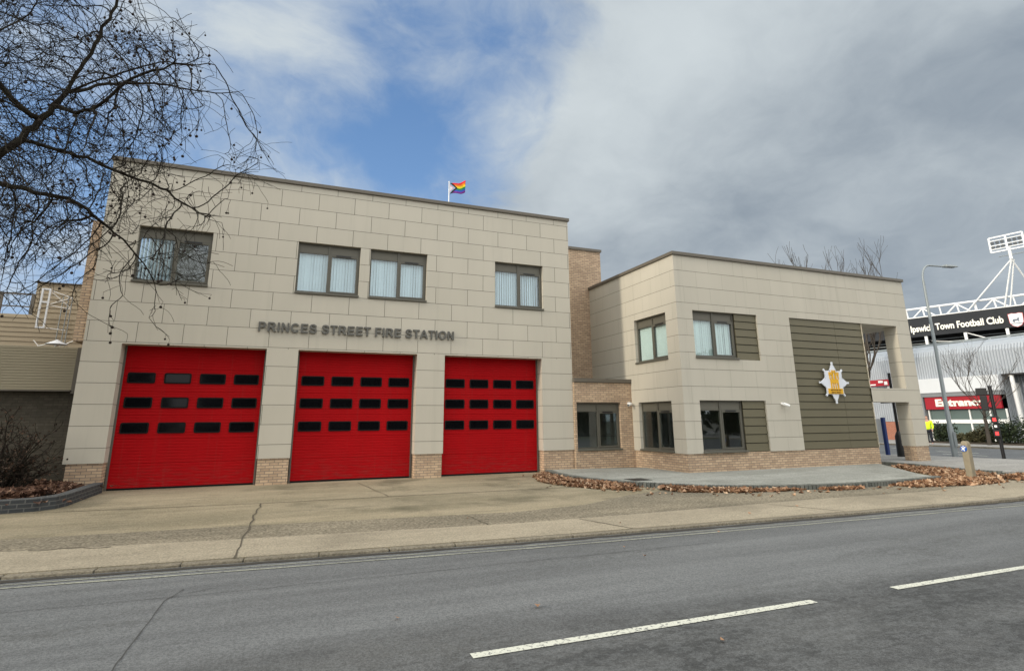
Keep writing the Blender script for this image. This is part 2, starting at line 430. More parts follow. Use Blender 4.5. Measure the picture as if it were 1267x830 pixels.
# ------------------------------------------------------------------ camera / render
p_, y_, r_ = 0.23398105, 0.38106124, -0.00731421
fw = Vector((math.cos(p_) * math.sin(y_), math.cos(p_) * math.cos(y_), math.sin(p_)))
rt = Vector((math.cos(y_), -math.sin(y_), 0)); up = rt.cross(fw)
c_, s_ = math.cos(r_), math.sin(r_)
cx = rt * c_ + up * s_; cyv = up * c_ - rt * s_
cam = bpy.data.cameras.new('camera'); co = bpy.data.objects.new('camera', cam); COL.objects.link(co)
co.matrix_world = Matrix(((cx.x, cyv.x, -fw.x, 0), (cx.y, cyv.y, -fw.y, -17.78), (cx.z, cyv.z, -fw.z, 1.693), (0, 0, 0, 1)))
cam.sensor_width = 36; cam.lens = 36 * 694.064 / 1267; cam.shift_y = -60 / 1267; cam.clip_end = 3000; cam.clip_start = .1
scene.camera = co
vs = scene.view_settings; vs.view_transform = 'Standard'; vs.look = 'None'; vs.exposure = 0; vs.gamma = 1
scene.cycles.max_bounces = 8; scene.cycles.transparent_max_bounces = 16; scene.cycles.sample_clamp_indirect = 4

# ------------------------------------------------------------------ sky and sun
SUN_EL = R(21); sd = Vector((-2.36, -.26, 0)).normalized() * math.cos(SUN_EL); sd.z = math.sin(SUN_EL)
def make_world():
    w = bpy.data.worlds.new('World'); scene.world = w; w.use_nodes = True
    t = NT(w.node_tree); t.n.clear()
    d = t.new('ShaderNodeTexCoord').outputs['Generated']
    sky = t.new('ShaderNodeTexSky', sky_type='NISHITA', sun_disc=False, sun_elevation=SUN_EL, sun_rotation=math.atan2(sd.x, sd.y), dust_density=.4, ozone_density=2.)
    sp = t.new('ShaderNodeSeparateXYZ', {0: d}); X, Y, Z = sp.outputs
    def blob(v, a_in, a_out, k):
        v = Vector(v).normalized(); dt = t.vmath('DOT_PRODUCT', d, tuple(v))
        return t.ss(dt, math.cos(R(a_out)), math.cos(R(a_in)), 0., k)
    def add(*a):
        r = a[0]
        for b in a[1:]: r = t.math('ADD', r, b)
        return r
    # cloud layers seen at a slant: project the direction on a high plane, softened near the horizon
    k = t.math('DIVIDE', 1., t.math('ADD', t.math('MAXIMUM', Z, 0.), .42))
    pv = t.vmath('SCALE', d); t.put(pv.node.inputs['Scale'], k)
    wv = t.new('ShaderNodeTexNoise', {'Vector': pv, 'Scale': 2.2, 'Detail': 4}).outputs[1]
    wv = t.vmath('SUBTRACT', wv, (.5, .5, .5)); wsc = t.vmath('SCALE', wv); wsc.node.inputs['Scale'].default_value = .35
    pw = t.vmath('ADD', pv, wsc)
    n1 = t.noise(pw, 2.6, 10, .60); n2 = t.noise(t.vmath('ADD', pw, (3.1, 7.7, 1.3)), 1.7, 8, .56); n3 = t.noise(t.vmath('ADD', pw, (8, 2, 5)), 5.5, 8, .58)
    nw = t.noise(t.vmath('ADD', pw, (5.5, 1.2, 9.4)), 2.3, 7, .6)
    XW = t.math('ADD', X, t.math('MULTIPLY', t.math('SUBTRACT', nw, .5), .75))
    cov = add(n1, t.math('MULTIPLY', t.math('SUBTRACT', n3, .5), .30),
              blob((.255, .765, .59), 0, 15, -.055), blob((.18, .83, .525), 0, 14, -.11), blob((.33, .78, .54), 0, 8, -.05), blob((.02, .85, .52), 2, 16, -.05),
              blob((-.34, .91, .225), 3, 24, -.10), blob((.15, .90, .40), 2, 12, -.08), blob((.0, .86, .50), 4, 20, -.05), blob((-.25, .90, .36), 3, 16, -.06), blob((.45, .79, .44), 1, 14, .10), blob((.068, .785, .617), 2, 11, .06),
              t.ss(XW, .20, .58, 0., .44), .03, t.ss(Y, .2, -.3, 0., .2))
    cf = t.ss(cov, .22, .68)
    br = add(t.math('MULTIPLY', t.math('SUBTRACT', n2, .5), 1.15), t.math('MULTIPLY', t.math('SUBTRACT', n3, .5), .52), .51, t.ss(X, .42, -.1, 0., .34),
             blob((.415, .79, .45), 0, 10, .18), blob((.45, .76, .47), 2, 16, .05), blob((.50, .72, .52), 2, 14, .08), blob((.68, .51, .53), 4, 24, .16), blob((-.32, .80, .51), 4, 22, .25), blob((.05, .80, .6), 3, 20, .22),
             blob((.53, .78, .32), 4, 16, -.10), blob((.85, .44, .27), 6, 28, -.20), blob((.74, .55, .40), 5, 16, -.08))
    ccol = t.mix(t.ss(br, .0, 1.), (.245, .298, .362), (.635, .695, .725))
    blue = t.vmath('SCALE', sky.outputs[0]); blue.node.inputs['Scale'].default_value = .115
    pale = t.ss(Z, .62, .16)
    bl = t.mix(t.math('MULTIPLY', pale, .65), blue, (.40, .62, .90))
    bl = t.mix(.55, bl, (.16, .34, .70))
    vis = t.mix(cf, bl, ccol)
    # unseen sky overhead and behind the view, brightened to light facade and ground
    dv = t.vmath('DOT_PRODUCT', d, tuple(fw))
    k2 = t.ss(dv, .60, .05, 0., 1.)
    n5 = t.math('ADD', t.math('MULTIPLY', n2, .8), .6)
    unseen_sky = t.vmath('SCALE', (1.95, 1.97, 1.95)); t.put(unseen_sky.node.inputs['Scale'], t.math('MULTIPLY', n5, t.math('ADD', .62, t.math('MULTIPLY', t.math('MAXIMUM', Z, 0.), .75))))
    vis = t.mix(k2, vis, unseen_sky)
    bg = t.new('ShaderNodeBackground', {'Color': vis, 'Strength': 1.0})
    out = t.new('ShaderNodeOutputWorld'); t.l.new(bg.outputs[0], out.inputs[0])
make_world()
sl = bpy.data.lights.new('sun', 'SUN'); sl.energy = 2.5; sl.angle = R(6); sl.color = (1, .90, .74)
so = bpy.data.objects.new('sun', sl); COL.objects.link(so); so.rotation_euler = (-sd).to_track_quat('-Z', 'Y').to_euler(); so.location = (-30, -10, 20)

# ------------------------------------------------------------------ ground
def sheet(name, poly, z, mat, tri=False):
    mb = MB(); mb.add([(x, y, z) for x, y in poly], [tuple(range(len(poly)))])
    me = mb.build(name, mat)
    if me.data.polygons[0].normal.z < 0: me.data.flip_normals()
    return struct(me)
sheet('ground', [(-900, -900), (900, -900), (900, 900), (-900, 900)], -.12, MAT['ground'])
KX = [-60, -2.85, -.32, 3.32, 7.08, 9.78, 12.2, 14.8, 19, 22.5, 25, 26.6, 27.2, 26.6, 26.17, 25.4, 25.0, 25.0]
KY = [-7.0, -9.10, -9.32, -9.60, -9.75, -9.86, -9.93, -10.06, -10.0, -9.3, -8.0, -6.2, -4.5, -3.0, -1.1, 2, 8, 70]
kerb_line = list(zip(KX, KY))
sheet('road', [(-200, -30), (200, -30), (200, 200), (-200, 200)], -.035, MAT['asphalt'])
far_pave = sheet('pavement', [(37.6, -60), (60, -60), (60, 90), (37.6, 90)], .04, MAT['side'])
def line_pts(a, b, n): return [(a[0] + (b[0] - a[0]) * i / n, a[1] + (b[1] - a[1]) * i / n) for i in range(n + 1)]
# apron: the whole forecourt up to the kerb, then the coarser band and the pale footway on top
apron = [(x, y + .14) for x, y in kerb_line] + [(-60, 70)]
mb = MB(); mb.prism(apron, -.1, 0.); struct(mb.build('forecourt', MAT['concrete']))
foot = [(x, y + .15) for x, y in kerb_line[:10]] + [(22, -7.2), (14.3, -8.40), (10.6, -8.25), (7.56, -8.33), (3.82, -8.33), (-.21, -7.88), (-3.43, -7.48), (-60, -5.4)]
sheet('footway', foot, .004, MAT['foot'])
bandp = [(-60, -5.405), (-3.43, -7.485), (-.21, -7.885), (3.82, -8.335), (7.56, -8.335), (10.6, -8.255), (14.3, -8.405), (21, -7.3), (18, -6.0), (12.3, -6.4), (9.2, -5.5), (7.6, -6.0), (6.0, -6.9), (4.28, -7.22), (-.38, -6.675), (-3.8, -6.46), (-60, -4.6)]
sheet('footway_band', bandp, .004, MAT['band'])
def strip(mb, pts, w, z, jit=.02):
    L = []; Rr = []
    for i, p in enumerate(pts):
        a = Vector(pts[max(i - 1, 0)]); b = Vector(pts[min(i + 1, len(pts) - 1)]); d = (b - a).normalized(); n = Vector((-d.y, d.x))
        q = Vector(p) + n * random.uniform(-jit, jit); ww = w * random.uniform(.6, 1.3) if jit else w
        L.append((*(q + n * ww / 2), z)); Rr.append((*(q - n * ww / 2), z))
    for i in range(len(pts) - 1): mb.quad(Rr[i], Rr[i + 1], L[i + 1], L[i])
mb = MB()
strip(mb, line_pts((-12, -2.6), (-.28, -3.86), 26) + line_pts((-.28, -3.86), (8.4, -4.05), 20)[1:], .035, .008, .01)
strip(mb, line_pts((-.27, -3.9), (-.38, -6.67), 10) + line_pts((-.38, -6.67), (-.40, -9.2), 10)[1:], .028, .009, .03)
strip(mb, line_pts((2.15, -.4), (2.45, -3.85), 8), .02, .008, .01)
strip(mb, line_pts((9.3, -8.3), (9.9, -9.7), 5), .02, .009, .006); strip(mb, line_pts((5.0, -8.4), (5.35, -9.55), 5), .02, .009, .006)
strip(mb, line_pts((-3.1, -7.55), (-2.1, -7.75), 8), .03, .009, .05); strip(mb, line_pts((13.6, -8.5), (14.6, -9.9), 5), .02, .009, .006)
strip(mb, line_pts((3.3, -7.3), (3.35, -8.3), 6), .02, .009, .02)
struct(mb.build('pavement_joints', MAT['joint']))
# kerb stones
mb = MB(); mg = MB()
def walk(pts, step):
    out = []; carry = 0.
    for a, b in zip(pts[:-1], pts[1:]):
        a, b = Vector(a), Vector(b); L = (b - a).length; d = (b - a) / L; s = 0.
        while s < L - 1e-6:
            e = min(s + step, L); out.append((a + d * s, a + d * e)); s = e
    return out
for a, b in walk(kerb_line, .915):
    if a.x < -16 or a.y > 40: continue
    d = (b - a).normalized(); n = Vector((-d.y, d.x))
    if b.x > 26.9 or a.y > -4.5 or True:
        g = .006; q = [a + d * g, b - d * g, b - d * g + n * .135, a + d * g + n * .135]
        dz = random.uniform(-.004, .004)
        hh = .002 + .05 * max(0, min(1, (a.x - 11) / 6))
        mb.prism([(p.x, p.y) for p in q], -.11, hh + dz)
struct(mb.build('kerb', MAT['kerb'], bevel=.012))
mb = MB()
for a, b in walk([(37.55, -60), (37.55, 80)], .915):
    mb.box(37.45, 37.6, a.y + .006, b.y - .006, -.11, .05)
struct(mb.build('kerb', MAT['kerb']))
# painted lines
mb = MB()
yl = [(x, y - .30 - .004 * i) for i, (x, y) in enumerate(kerb_line[:10])]
def dense(pts, st=.7): return [tuple(a) for a, b in walk(pts, st)] + [pts[-1]]
strip(mb, dense([(x, y + .03) for x, y in yl], .4), .03, -.029, .006); strip(mb, dense([(x, y - .12) for x, y in yl], .4), .05, -.029, .008)
struct(mb.build('road_marking', MAT['pale_line']))
mb = MB()
strip(mb, dense([(-20, -8.23), (-2.85, -9.2), (-.32, -9.42), (3.32, -9.7), (7.08, -9.85), (12.2, -10.03), (19, -10.1)], .25), .10, -.030, .02)
struct(mb.build('gutter_dirt', simple('gutter_dirt', (.035, .030, .023), .95, .3, 6)))
mb = MB()
for x in (-8.1, -3.2, 1.47, 6.06, 10.65, 15.2):
    y0 = -13.235 - .012 * (x - 1.5)
    strip(mb, [(x, y0), (x + 3.47, y0 - .045)], .095, -.029, 0)
struct(mb.build('road_marking', MAT['white_line']))
mb = MB()
for x, y in ((30, -1), (32, .5), (33.5, 4), (30.5, 6)): mb.add([(x, y, -.029), (x + .2, y, -.029), (x + .3, y + 2, -.029), (x + .1, y + 2, -.029)], [(0, 1, 2, 3)])
struct(mb.build('road_marking', MAT['white_line']))
mb = MB()
strip(mb, line_pts((-.83, -10.36), (-.95, -10.75), 5) + line_pts((-.95, -10.75), (-1.0, -12.6), 14)[1:], .009, -.029, .006)
strip(mb, line_pts((-.93, -10.62), (-.55, -10.45), 4), .007, -.0285, .008); strip(mb, line_pts((-3.5, -10.5), (-.4, -10.66), 14), .008, -.0287, .012); strip(mb, line_pts((-.4, -10.66), (6, -10.75), 24), .007, -.0289, .012)
struct(mb.build('road_crack', simple('crack_tar', (.045, .045, .043), .8, .2)))

# ------------------------------------------------------------------ fire station
ST = thing('fire_station', 'two storey beige panelled fire station with three red vehicle doors and brick base', 'fire station', (0, 0, 0))
def part(mb, name, mats, parent=ST, bevel=0., label=None):
    o = mb.build(name, mats, parent, bevel=bevel)
    if label: o['label'] = label
    return o
DOORS = [(-4.15, -.575), (.29, 3.847), (4.75, 8.214)]
MWIN = [(-4.16, -2.30), (.045, 1.915), (2.225, 4.085), (6.49, 8.32)]
WZ0, WZ1 = 5.49, 7.13
YW, XS = -2.977, 11.75
# cladding skins
mb = MB(front_T(0))
wall_cells(mb, -5.02, 9.39, .713, 8.965, [(a, b, .0, 3.783, .44) for a, b in DOORS] + [(a, b, WZ0, WZ1, .19) for a, b in MWIN], pm=lambda a, z: int(z < 3.783))
for a, b in [(-5.02, -4.15), (-.575, .29), (3.847, 4.75), (8.214, 9.39)]: mb.quad((a, .44, .713), (b, .44, .713), (b, 0, .713), (a, 0, .713))
mb.quad((-5.02, 0, .713), (-5.02, 0, 8.965), (-5.02, .3, 8.965), (-5.02, .3, .713))
part(mb, 'cladding_wall', [MAT['clad'], MAT['pier']])
mb = MB()
mb.quad((9.39, 0, .713), (9.39, 14, .713), (9.39, 14, 8.965), (9.39, 0, 8.965)); part(mb, 'cladding_wall', MAT['clad'])
# wing: front with the open corner frame, and the lit return
WU = (12.38, 14.175); LPAN = (14.175, 15.15); BIG = (16.665, 20.367); PIER = (22.353, 23.1)
mb = MB(front_T(YW))
wall_cells(mb, XS, 23.1, .649, 7.09, [(WU[0], LPAN[1], 3.64, 5.233, .19), (WU[0], LPAN[1], 0., 2.291, .19), (BIG[0], BIG[1], 0., 5.233, .08), (BIG[1], PIER[0], 2.795, 5.233, .0), (BIG[1], PIER[0], 0., 2.282, .0)], pm=lambda a, z: int(a > BIG[1] and z < 5.233))
part(mb, 'cladding_wall', [MAT['wing'], MAT['pier']])
mb = MB(side_T(XS))
wall_cells(mb, -2.683, 2.977, .649, 7.09, [(.5, 2.36, 3.64, 5.233, .19), (.5, 2.36, 0., 2.291, .19)])
part(mb, 'cladding_wall', MAT['wing'])
mb = MB()   # pier, cross beam and roof band bodies behind the front sheet
mb.box(PIER[0], PIER[1], YW + .001, YW + .53, .649, 5.233); mb.box(BIG[1], PIER[0], YW + .001, YW + .5, 2.282, 2.795)
mb.box(BIG[1], PIER[1], YW + .001, -.95, 5.234, 7.09)
part(mb, 'corner_frame', MAT['pier'])
mb = MB(); mb.quad((20.367, -2.9, .649), (20.367, 8, .649), (20.367, 8, 7.09), (20.367, -2.9, 7.09)); mb.quad((20.367, 8, 0), (11.75, 8, 0), (11.75, 8, 7.09), (20.367, 8, 7.09))
mb.quad((11.76, 8, .649), (11.76, 2.683, .649), (11.76, 2.683, 7.09), (11.76, 8, 7.09))
part(mb, 'cladding_wall', MAT['clad'])
# brick base
for a, b in [(-4.95, -4.17), (-.55, .265), (3.872, 4.725), (8.24, 9.37)]: part(MB().box(a, b, .03, .46, -.02, .711), 'brick_base', MAT['brick'])
mb = MB(); mb.box(XS + .03, BIG[1], YW + .03, YW + .25, .0, .647); mb.box(XS + .03, XS + .25, YW + .251, -.085, .0, .646)
part(mb, 'brick_base', MAT['brick'])
part(MB().box(PIER[0] + .02, PIER[1] - .02, YW + .02, YW + .51, .0, .647), 'pillar_base', MAT['brick'])
# brick link and stair tower
mb = MB(front_T(-.08)); wall_cells(mb, 9.392, XS + .03, 0., 3.0, [(9.48, 11.25, .665, 2.301, .19)]); mb.quad((9.392, 0, 0), (9.392, 0, 3.0), (9.392, .4, 3.0), (9.392, .4, 0)); part(mb, 'brick_link', MAT['brick'])
mb = MB(); mb.box(9.392, 12.36, 2.683, 7.5, 2.6, 8.83); part(mb, 'brick_tower', MAT['brick'])
mb = MB(); mb.box(-5.27, -5.03, .06, 14, 3.81, 7.15); part(mb, 'brick_return', MAT['brick'])
# copings
mb = MB(); mb.box(-5.07, 9.44, -.06, .36, 8.967, 9.085); part(mb, 'coping', MAT['coping'], bevel=.008)
mb = MB(); mb.box(9.43, 9.445, .361, 14.05, 8.9, 9.08); mb.box(9.392, 12.41, 2.63, 2.95, 8.832, 8.945); part(mb, 'coping', MAT['coping'])
mb = MB(); mb.box(XS - .06, 23.16, YW - .06, YW + .34, 7.092, 7.205); mb.box(XS - .06, XS + .34, YW + .341, 2.68, 7.092, 7.204); mb.box(22.8, 23.16, YW + .341, -.9, 7.092, 7.203); part(mb, 'coping', MAT['coping'], bevel=.008)
mb = MB(); mb.box(9.392, XS - .002, -.13, .25, 3.002, 3.134); part(mb, 'coping', MAT['coping'], bevel=.008)
# roofs and rear shell, floors
mb = MB(); mb.box(-5.0, 9.38, .37, 14, 8.55, 8.7); mb.box(11.78, 20.35, YW + .35, 7.99, 6.7, 6.8); mb.box(9.4, 11.74, .26, 2.68, 2.75, 2.9); part(mb, 'roof', MAT['shadow_gray'])
mb = MB(); mb.box(-5.0, 9.37, 13.8, 13.95, 0, 8.5); mb.box(-5.0, 9.36, .38, 13.7, 4.15, 4.35); mb.box(11.80, 20.3, YW + .36, 7.9, 2.9, 3.1); mb.box(11.9, 20.2, 1.2, 1.3, 0., 6.6); mb.box(-4.9, 9.3, 5.0, 5.1, 4.36, 8.5); mb.box(9.41, 11.7, 2.3, 2.4, 0, 2.7)
part(mb, 'inner_wall', MAT['plaster'])

def window(T, a0, a1, z0, z1, blind=None, cut=(0, 1), label=None, single=False):
    fr = MB(T); f = .055; d0, d1 = .115, .185
    zt = z1 - .30 * (z1 - z0) / 1.64
    zs = z0 + .06; mid = (a0 + a1) / 2
    fr.box(a0, a0 + f, d0, d1, zs, z1); fr.box(a1 - f, a1, d0, d1, zs, z1)
    fr.box(a0 + f, a1 - f, d0, d1, z1 - f, z1); fr.box(a0 + f, a1 - f, d0, d1, zs, zs + f)
    fr.box(mid - .035, mid + .035, d0 - .004, d1, zs + f, z1 - f)
    for l, r in ((a0 + f, mid - .035), (mid + .035, a1 - f)):
        fr.box(l, r, d0 + .01, d1, zt - .02, zt + .02)
    # opening casement on the right light
    l, r = mid + .037, a1 - f - .002
    fr.box(l, l + .045, d0 - .012, d0 + .05, zs + f, zt - .02); fr.box(r - .045, r, d0 - .012, d0 + .05, zs + f, zt - .02)
    fr.box(l + .045, r - .045, d0 - .012, d0 + .05, zt - .075, zt - .021); fr.box(l + .045, r - .045, d0 - .012, d0 + .05, zs + f, zs + f + .04)
    w = part(fr, 'window', MAT['frame'], label=label)
    g = MB(T); g.box(a0 + f + .001, mid - .036, d0 + .03, d0 + .04, zs + f, zt - .02); g.box(mid + .037, a1 - f - .001, d0 + .028, d0 + .038, zs + f, zt - .02)
    part(g, 'glass', MAT['glass'], w)
    s = MB(T); s.box(a0 + f, mid - .036, d0 + .025, d0 + .06, zt + .021, z1 - f - .001); s.box(mid + .036, a1 - f, d0 + .025, d0 + .06, zt + .021, z1 - f - .001); part(s, 'spandrel_panel', MAT['spandrel'], w)
    v = MB(T); v.box(mid + .2, a1 - f - .22, d0 - .022, d0 + .02, zt - .055, zt - .012); part(v, 'trickle_vent', MAT['black'], w)
    sl = MB(T); sl.box(a0 - .01, a1 + .01, -.045, .18, z0, z0 + .058); part(sl, 'sill', MAT['frame'], w, bevel=.006)
    if blind:
        b = MB(T); x = a0 + f + .01; wd = .089
        W = a1 - a0
        rd = random.Random(int(a0 * 100) + int(z0 * 10))
        while x < a1 - f - .09:
            fx = (x - a0) / W
            if cut[0] <= fx <= cut[1]:
                tl = rd.gauss(0, .10) + blind[1]; cxx = x + wd / 2; dx = wd / 2 * math.cos(tl) * 1.04; dy = wd / 2 * math.sin(tl)
                yy = .215
                b.quad((cxx - dx, yy - dy, zs + .07), (cxx + dx, yy + dy, zs + .07), (cxx + dx, yy + dy, z1 - .1), (cxx - dx, yy - dy, z1 - .1))
            x += wd * .97
        part(b, 'blind', MAT[blind[0]], w)
    return w
FT = front_T(0)
window(FT, *MWIN[0], WZ0, WZ1, ('blind', 1.15), (0, .48))
for a, b in MWIN[1:]: window(FT, a, b, WZ0, WZ1, ('blind', .42))
WT = front_T(YW); SD = side_T(XS)
window(WT, *WU, 3.64, 5.233, ('curtain', .14)); window(WT, *WU, .65, 2.291)
window(SD, .5, 2.36, 3.64, 5.233, ('curtain', .15)); window(SD, .5, 2.36, .65, 2.291)
window(front_T(-.08), 9.48, 11.25, .665, 2.301)

def boards(T, a0, a1, z0, z1, n, d, vj=None):
    mb = MB(T); h = (z1 - z0) / n
    mb.box(a0, a1, d + .03, d + .05, z0, z1, 1)
    for i in range(n):
        segs = [(a0 + .002, a1 - .002)] if vj is None else [(a0 + .002, vj - .006), (vj + .006, a1 - .002)]
        for l, r in segs: 
            # each board tips out slightly at its lower edge, as in lapped panels
            zA, zB = z0 + i * h + .012, z0 + (i + 1) * h - .012
            mb.add([(l, d - .012, zA), (r, d - .012, zA), (r, d + .006, zB), (l, d + .006, zB), (l, d + .03, zA), (r, d + .03, zA), (r, d + .03, zB), (l, d + .03, zB)],
                   [(0, 1, 2, 3), (0, 4, 5, 1), (3, 2, 6, 7), (0, 3, 7, 4), (1, 5, 6, 2)])
    return part(mb, 'olive_panel', [MAT['olive'], MAT['olivej']])
boards(WT, LPAN[0] + .01, LPAN[1], 3.64, 5.233, 6, .06); boards(WT, LPAN[0] + .01, LPAN[1], .651, 2.291, 6, .06)
boards(WT, BIG[0], BIG[1], .66, 5.233, 17, .04, 18.94)

def rrect(x0, x1, z0, z1, r, n=4):
    P = []
    for cx0, cz0, a in ((x1 - r, z1 - r, 0), (x0 + r, z1 - r, 90), (x0 + r, z0 + r, 180), (x1 - r, z0 + r, 270)):
        P += [(cx0 + r * math.cos(R(a + 90 * i / n)), cz0 + r * math.sin(R(a + 90 * i / n))) for i in range(n + 1)]
    return P
def vehicle_door(x0, x1, label):
    T = front_T(.41); mb = MB(T); z = .03; p = .0785; prof = []
    k = 0
    while z < 3.90:
        big = (k % 8 == 7)
        prof += [(z, .008), (z + .010, 0.), (z + p - .012 - (.006 if big else 0), 0.), (z + p, .008 if not big else .016)]
        z += p; k += 1
    for (za, ya), (zb, yb) in zip(prof[:-1], prof[1:]): mb.quad((x0, ya, za), (x1, ya, za), (x1, yb, zb), (x0, yb, zb))
    d = part(mb, 'vehicle_door', MAT['red'], label=label)
    W = x1 - x0; pitch = (W - .30 - .66) / 3
    for z0 in (2.765, 2.10, 1.43):
        for i in range(4):
            xa = x0 + .15 + pitch * i
            o = rrect(xa, xa + .66, z0, z0 + .29, .045); q = rrect(xa + .035, xa + .625, z0 + .035, z0 + .255, .03); n = len(o)
            m2 = MB(T)
            V = [(a, -.022, b) for a, b in o] + [(a, -.022, b) for a, b in q] + [(a, .02, b) for a, b in o] + [(a, -.010, b) for a, b in q]
            F = []; 
            for j in range(n):
                k2 = (j + 1) % n
                F += [(j, n + j, n + k2, k2), (2 * n + j, j, k2, 2 * n + k2), (n + j, 3 * n + j, 3 * n + k2, n + k2)]
            m2.add(V, F, 0); m2.add([(a, -.010, b) for a, b in q], [tuple(reversed(range(n)))], 1)
            m2.f[-1] = tuple(reversed(m2.f[-1]))
            part(m2, 'door_pane', [MAT['rubber'], MAT['dglass']], d)
    g = MB(T); g.box(x0 + .002, x0 + .05, -.03, .0, 0, 3.78); part(g, 'guide_rail', MAT['rail'], d)
    g = MB(T); g.box(x1 - .05, x1 - .002, -.03, .0, 0, 3.78); part(g, 'guide_rail', MAT['rail'], d)
    g = MB(T); g.box(x0 + .051, x1 - .051, -.012, .02, .001, .05); part(g, 'bottom_seal', MAT['rubber'], d)
    return d
for (a, b), lb in zip(DOORS, ('', '', '')): vehicle_door(a, b, None)

def smooth_line(pts, n=8):
    out = []
    P = [Vector(p) for p in pts]; P = [P[0] * 2 - P[1]] + P + [P[-1] * 2 - P[-2]]
    for i in range(1, len(P) - 2):
        for k in range(n):
            u = k / n; a, b, c, d = P[i - 1], P[i], P[i + 1], P[i + 2]
            out.append(tuple(.5 * ((2 * b) + (-a + c) * u + (2 * a - 5 * b + 4 * c - d) * u * u + (-a + 3 * b - 3 * c + d) * u ** 3)))
    return out + [tuple(P[-2])]
# ------------------------------------------------------------------ lettering, emblem, cameras, flag
def text_polys(body, ext=.02, off=.0, bold=0.):
    cu = bpy.data.curves.new('t', 'FONT'); cu.body = body; cu.size = 1; cu.extrude = ext; cu.offset = bold; cu.resolution_u = 4
    ob = bpy.data.objects.new('t', cu); COL.objects.link(ob)
    dg = bpy.context.evaluated_depsgraph_get(); me = bpy.data.meshes.new_from_object(ob.evaluated_get(dg))
    V = [tuple(v.co) for v in me.vertices]; F = [tuple(p.vertices) for p in me.polygons]
    bpy.data.objects.remove(ob); bpy.data.curves.remove(cu); bpy.data.meshes.remove(me)
    return V, F
def lettering(mb, body, x0, x1, z0, capH, yfront, depth, bold=.02, m=0):
    """letters in the plane of (x,z), front at yfront; fitted to x0..x1 and the capital height"""
    V, F = text_polys(body, .5, bold=bold)
    xs = [v[0] for v in V]; lo, hi = min(xs), max(xs)
    Vc, _ = text_polys('H', .5, bold=bold); cz0, cz1 = min(v[1] for v in Vc), max(v[1] for v in Vc)
    mb.add([(x0 + (v[0] - lo) / (hi - lo) * (x1 - x0), yfront + (.5 - v[2]) * depth, z0 + (v[1] - cz0) / (cz1 - cz0) * capH) for v in V], F, m)
def ell(cx, cy, rx, ry, a0, a1, n=14): return [(cx + rx * math.cos(R(a0 + (a1 - a0) * i / n)), cy + ry * math.sin(R(a0 + (a1 - a0) * i / n))) for i in range(n + 1)]
def ribbon(pts, t):
    A, B = [], []
    for i, p in enumerate(pts):
        a, b = Vector(pts[max(i - 1, 0)]), Vector(pts[min(i + 1, len(pts) - 1)]); d = (b - a).normalized(); n = Vector((-d.y, d.x))
        A.append(tuple(Vector(p) + n * t / 2)); B.append(tuple(Vector(p) - n * t / 2))
    return A + B[::-1]
GL = {
 'I': (.39, [[(.09, 0), (.09, 1), (.30, 1), (.30, 0)]]),
 'N': (1.0, [[(.10, 0), (.10, 1), (.31, 1), (.69, .35), (.69, 1), (.89, 1), (.89, 0), (.68, 0), (.30, .65), (.30, 0)]]),
 'E': (.93, [[(.10, 0), (.10, 1), (.84, 1), (.84, .83), (.31, .83), (.31, .61), (.80, .61), (.80, .44), (.31, .44), (.31, .17), (.86, .17), (.86, 0)]]),
 'F': (.85, [[(.10, 0), (.10, 1), (.79, 1), (.79, .83), (.31, .83), (.31, .59), (.72, .59), (.72, .42), (.31, .42), (.31, 0)]]),
 'T': (.85, [[(.325, 0), (.325, .83), (.03, .83), (.03, 1), (.83, 1), (.83, .83), (.535, .83), (.535, 0)]]),
 'A': (1.0, [[(.0, 0), (.385, 1), (.605, 1), (1.0, 0), (.78, 0), (.70, .225), (.295, .225), (.215, 0)], [(.355, .395), (.64, .395), (.495, .77)]]),
 'P': (.93, [[(.10, 0), (.10, 1)] + ell(.55, .69, .31, .31, 90, -90) + [(.31, .38), (.31, 0)], [(.31, .55), (.31, .83)] + ell(.52, .69, .135, .14, 90, -90)]),
 'R': (1.0, [[(.10, 0), (.10, 1)] + ell(.60, .715, .285, .285, 90, -75) + [(.72, .37), (.97, 0), (.72, 0), (.53, .30), (.43, .41), (.31, .41), (.31, 0)], [(.31, .57), (.31, .83)] + ell(.56, .70, .125, .13, 90, -90)]),
 'C': (1.0, [ribbon(ell(.51, .5, .36, .415, 35, 325, 30), .20)]),
 'O': (1.09, [ell(.545, .5, .50, .515, 0, 351, 39), ell(.545, .5, .285, .34, 0, 351, 39)]),
 'S': (.93, [ribbon([q[:] for q in smooth_line([(.76, .70), (.64, .86), (.44, .91), (.24, .86), (.17, .73), (.25, .61), (.46, .53), (.68, .44), (.77, .29), (.68, .15), (.46, .09), (.24, .14), (.13, .31)], 4)], .19)]),
}
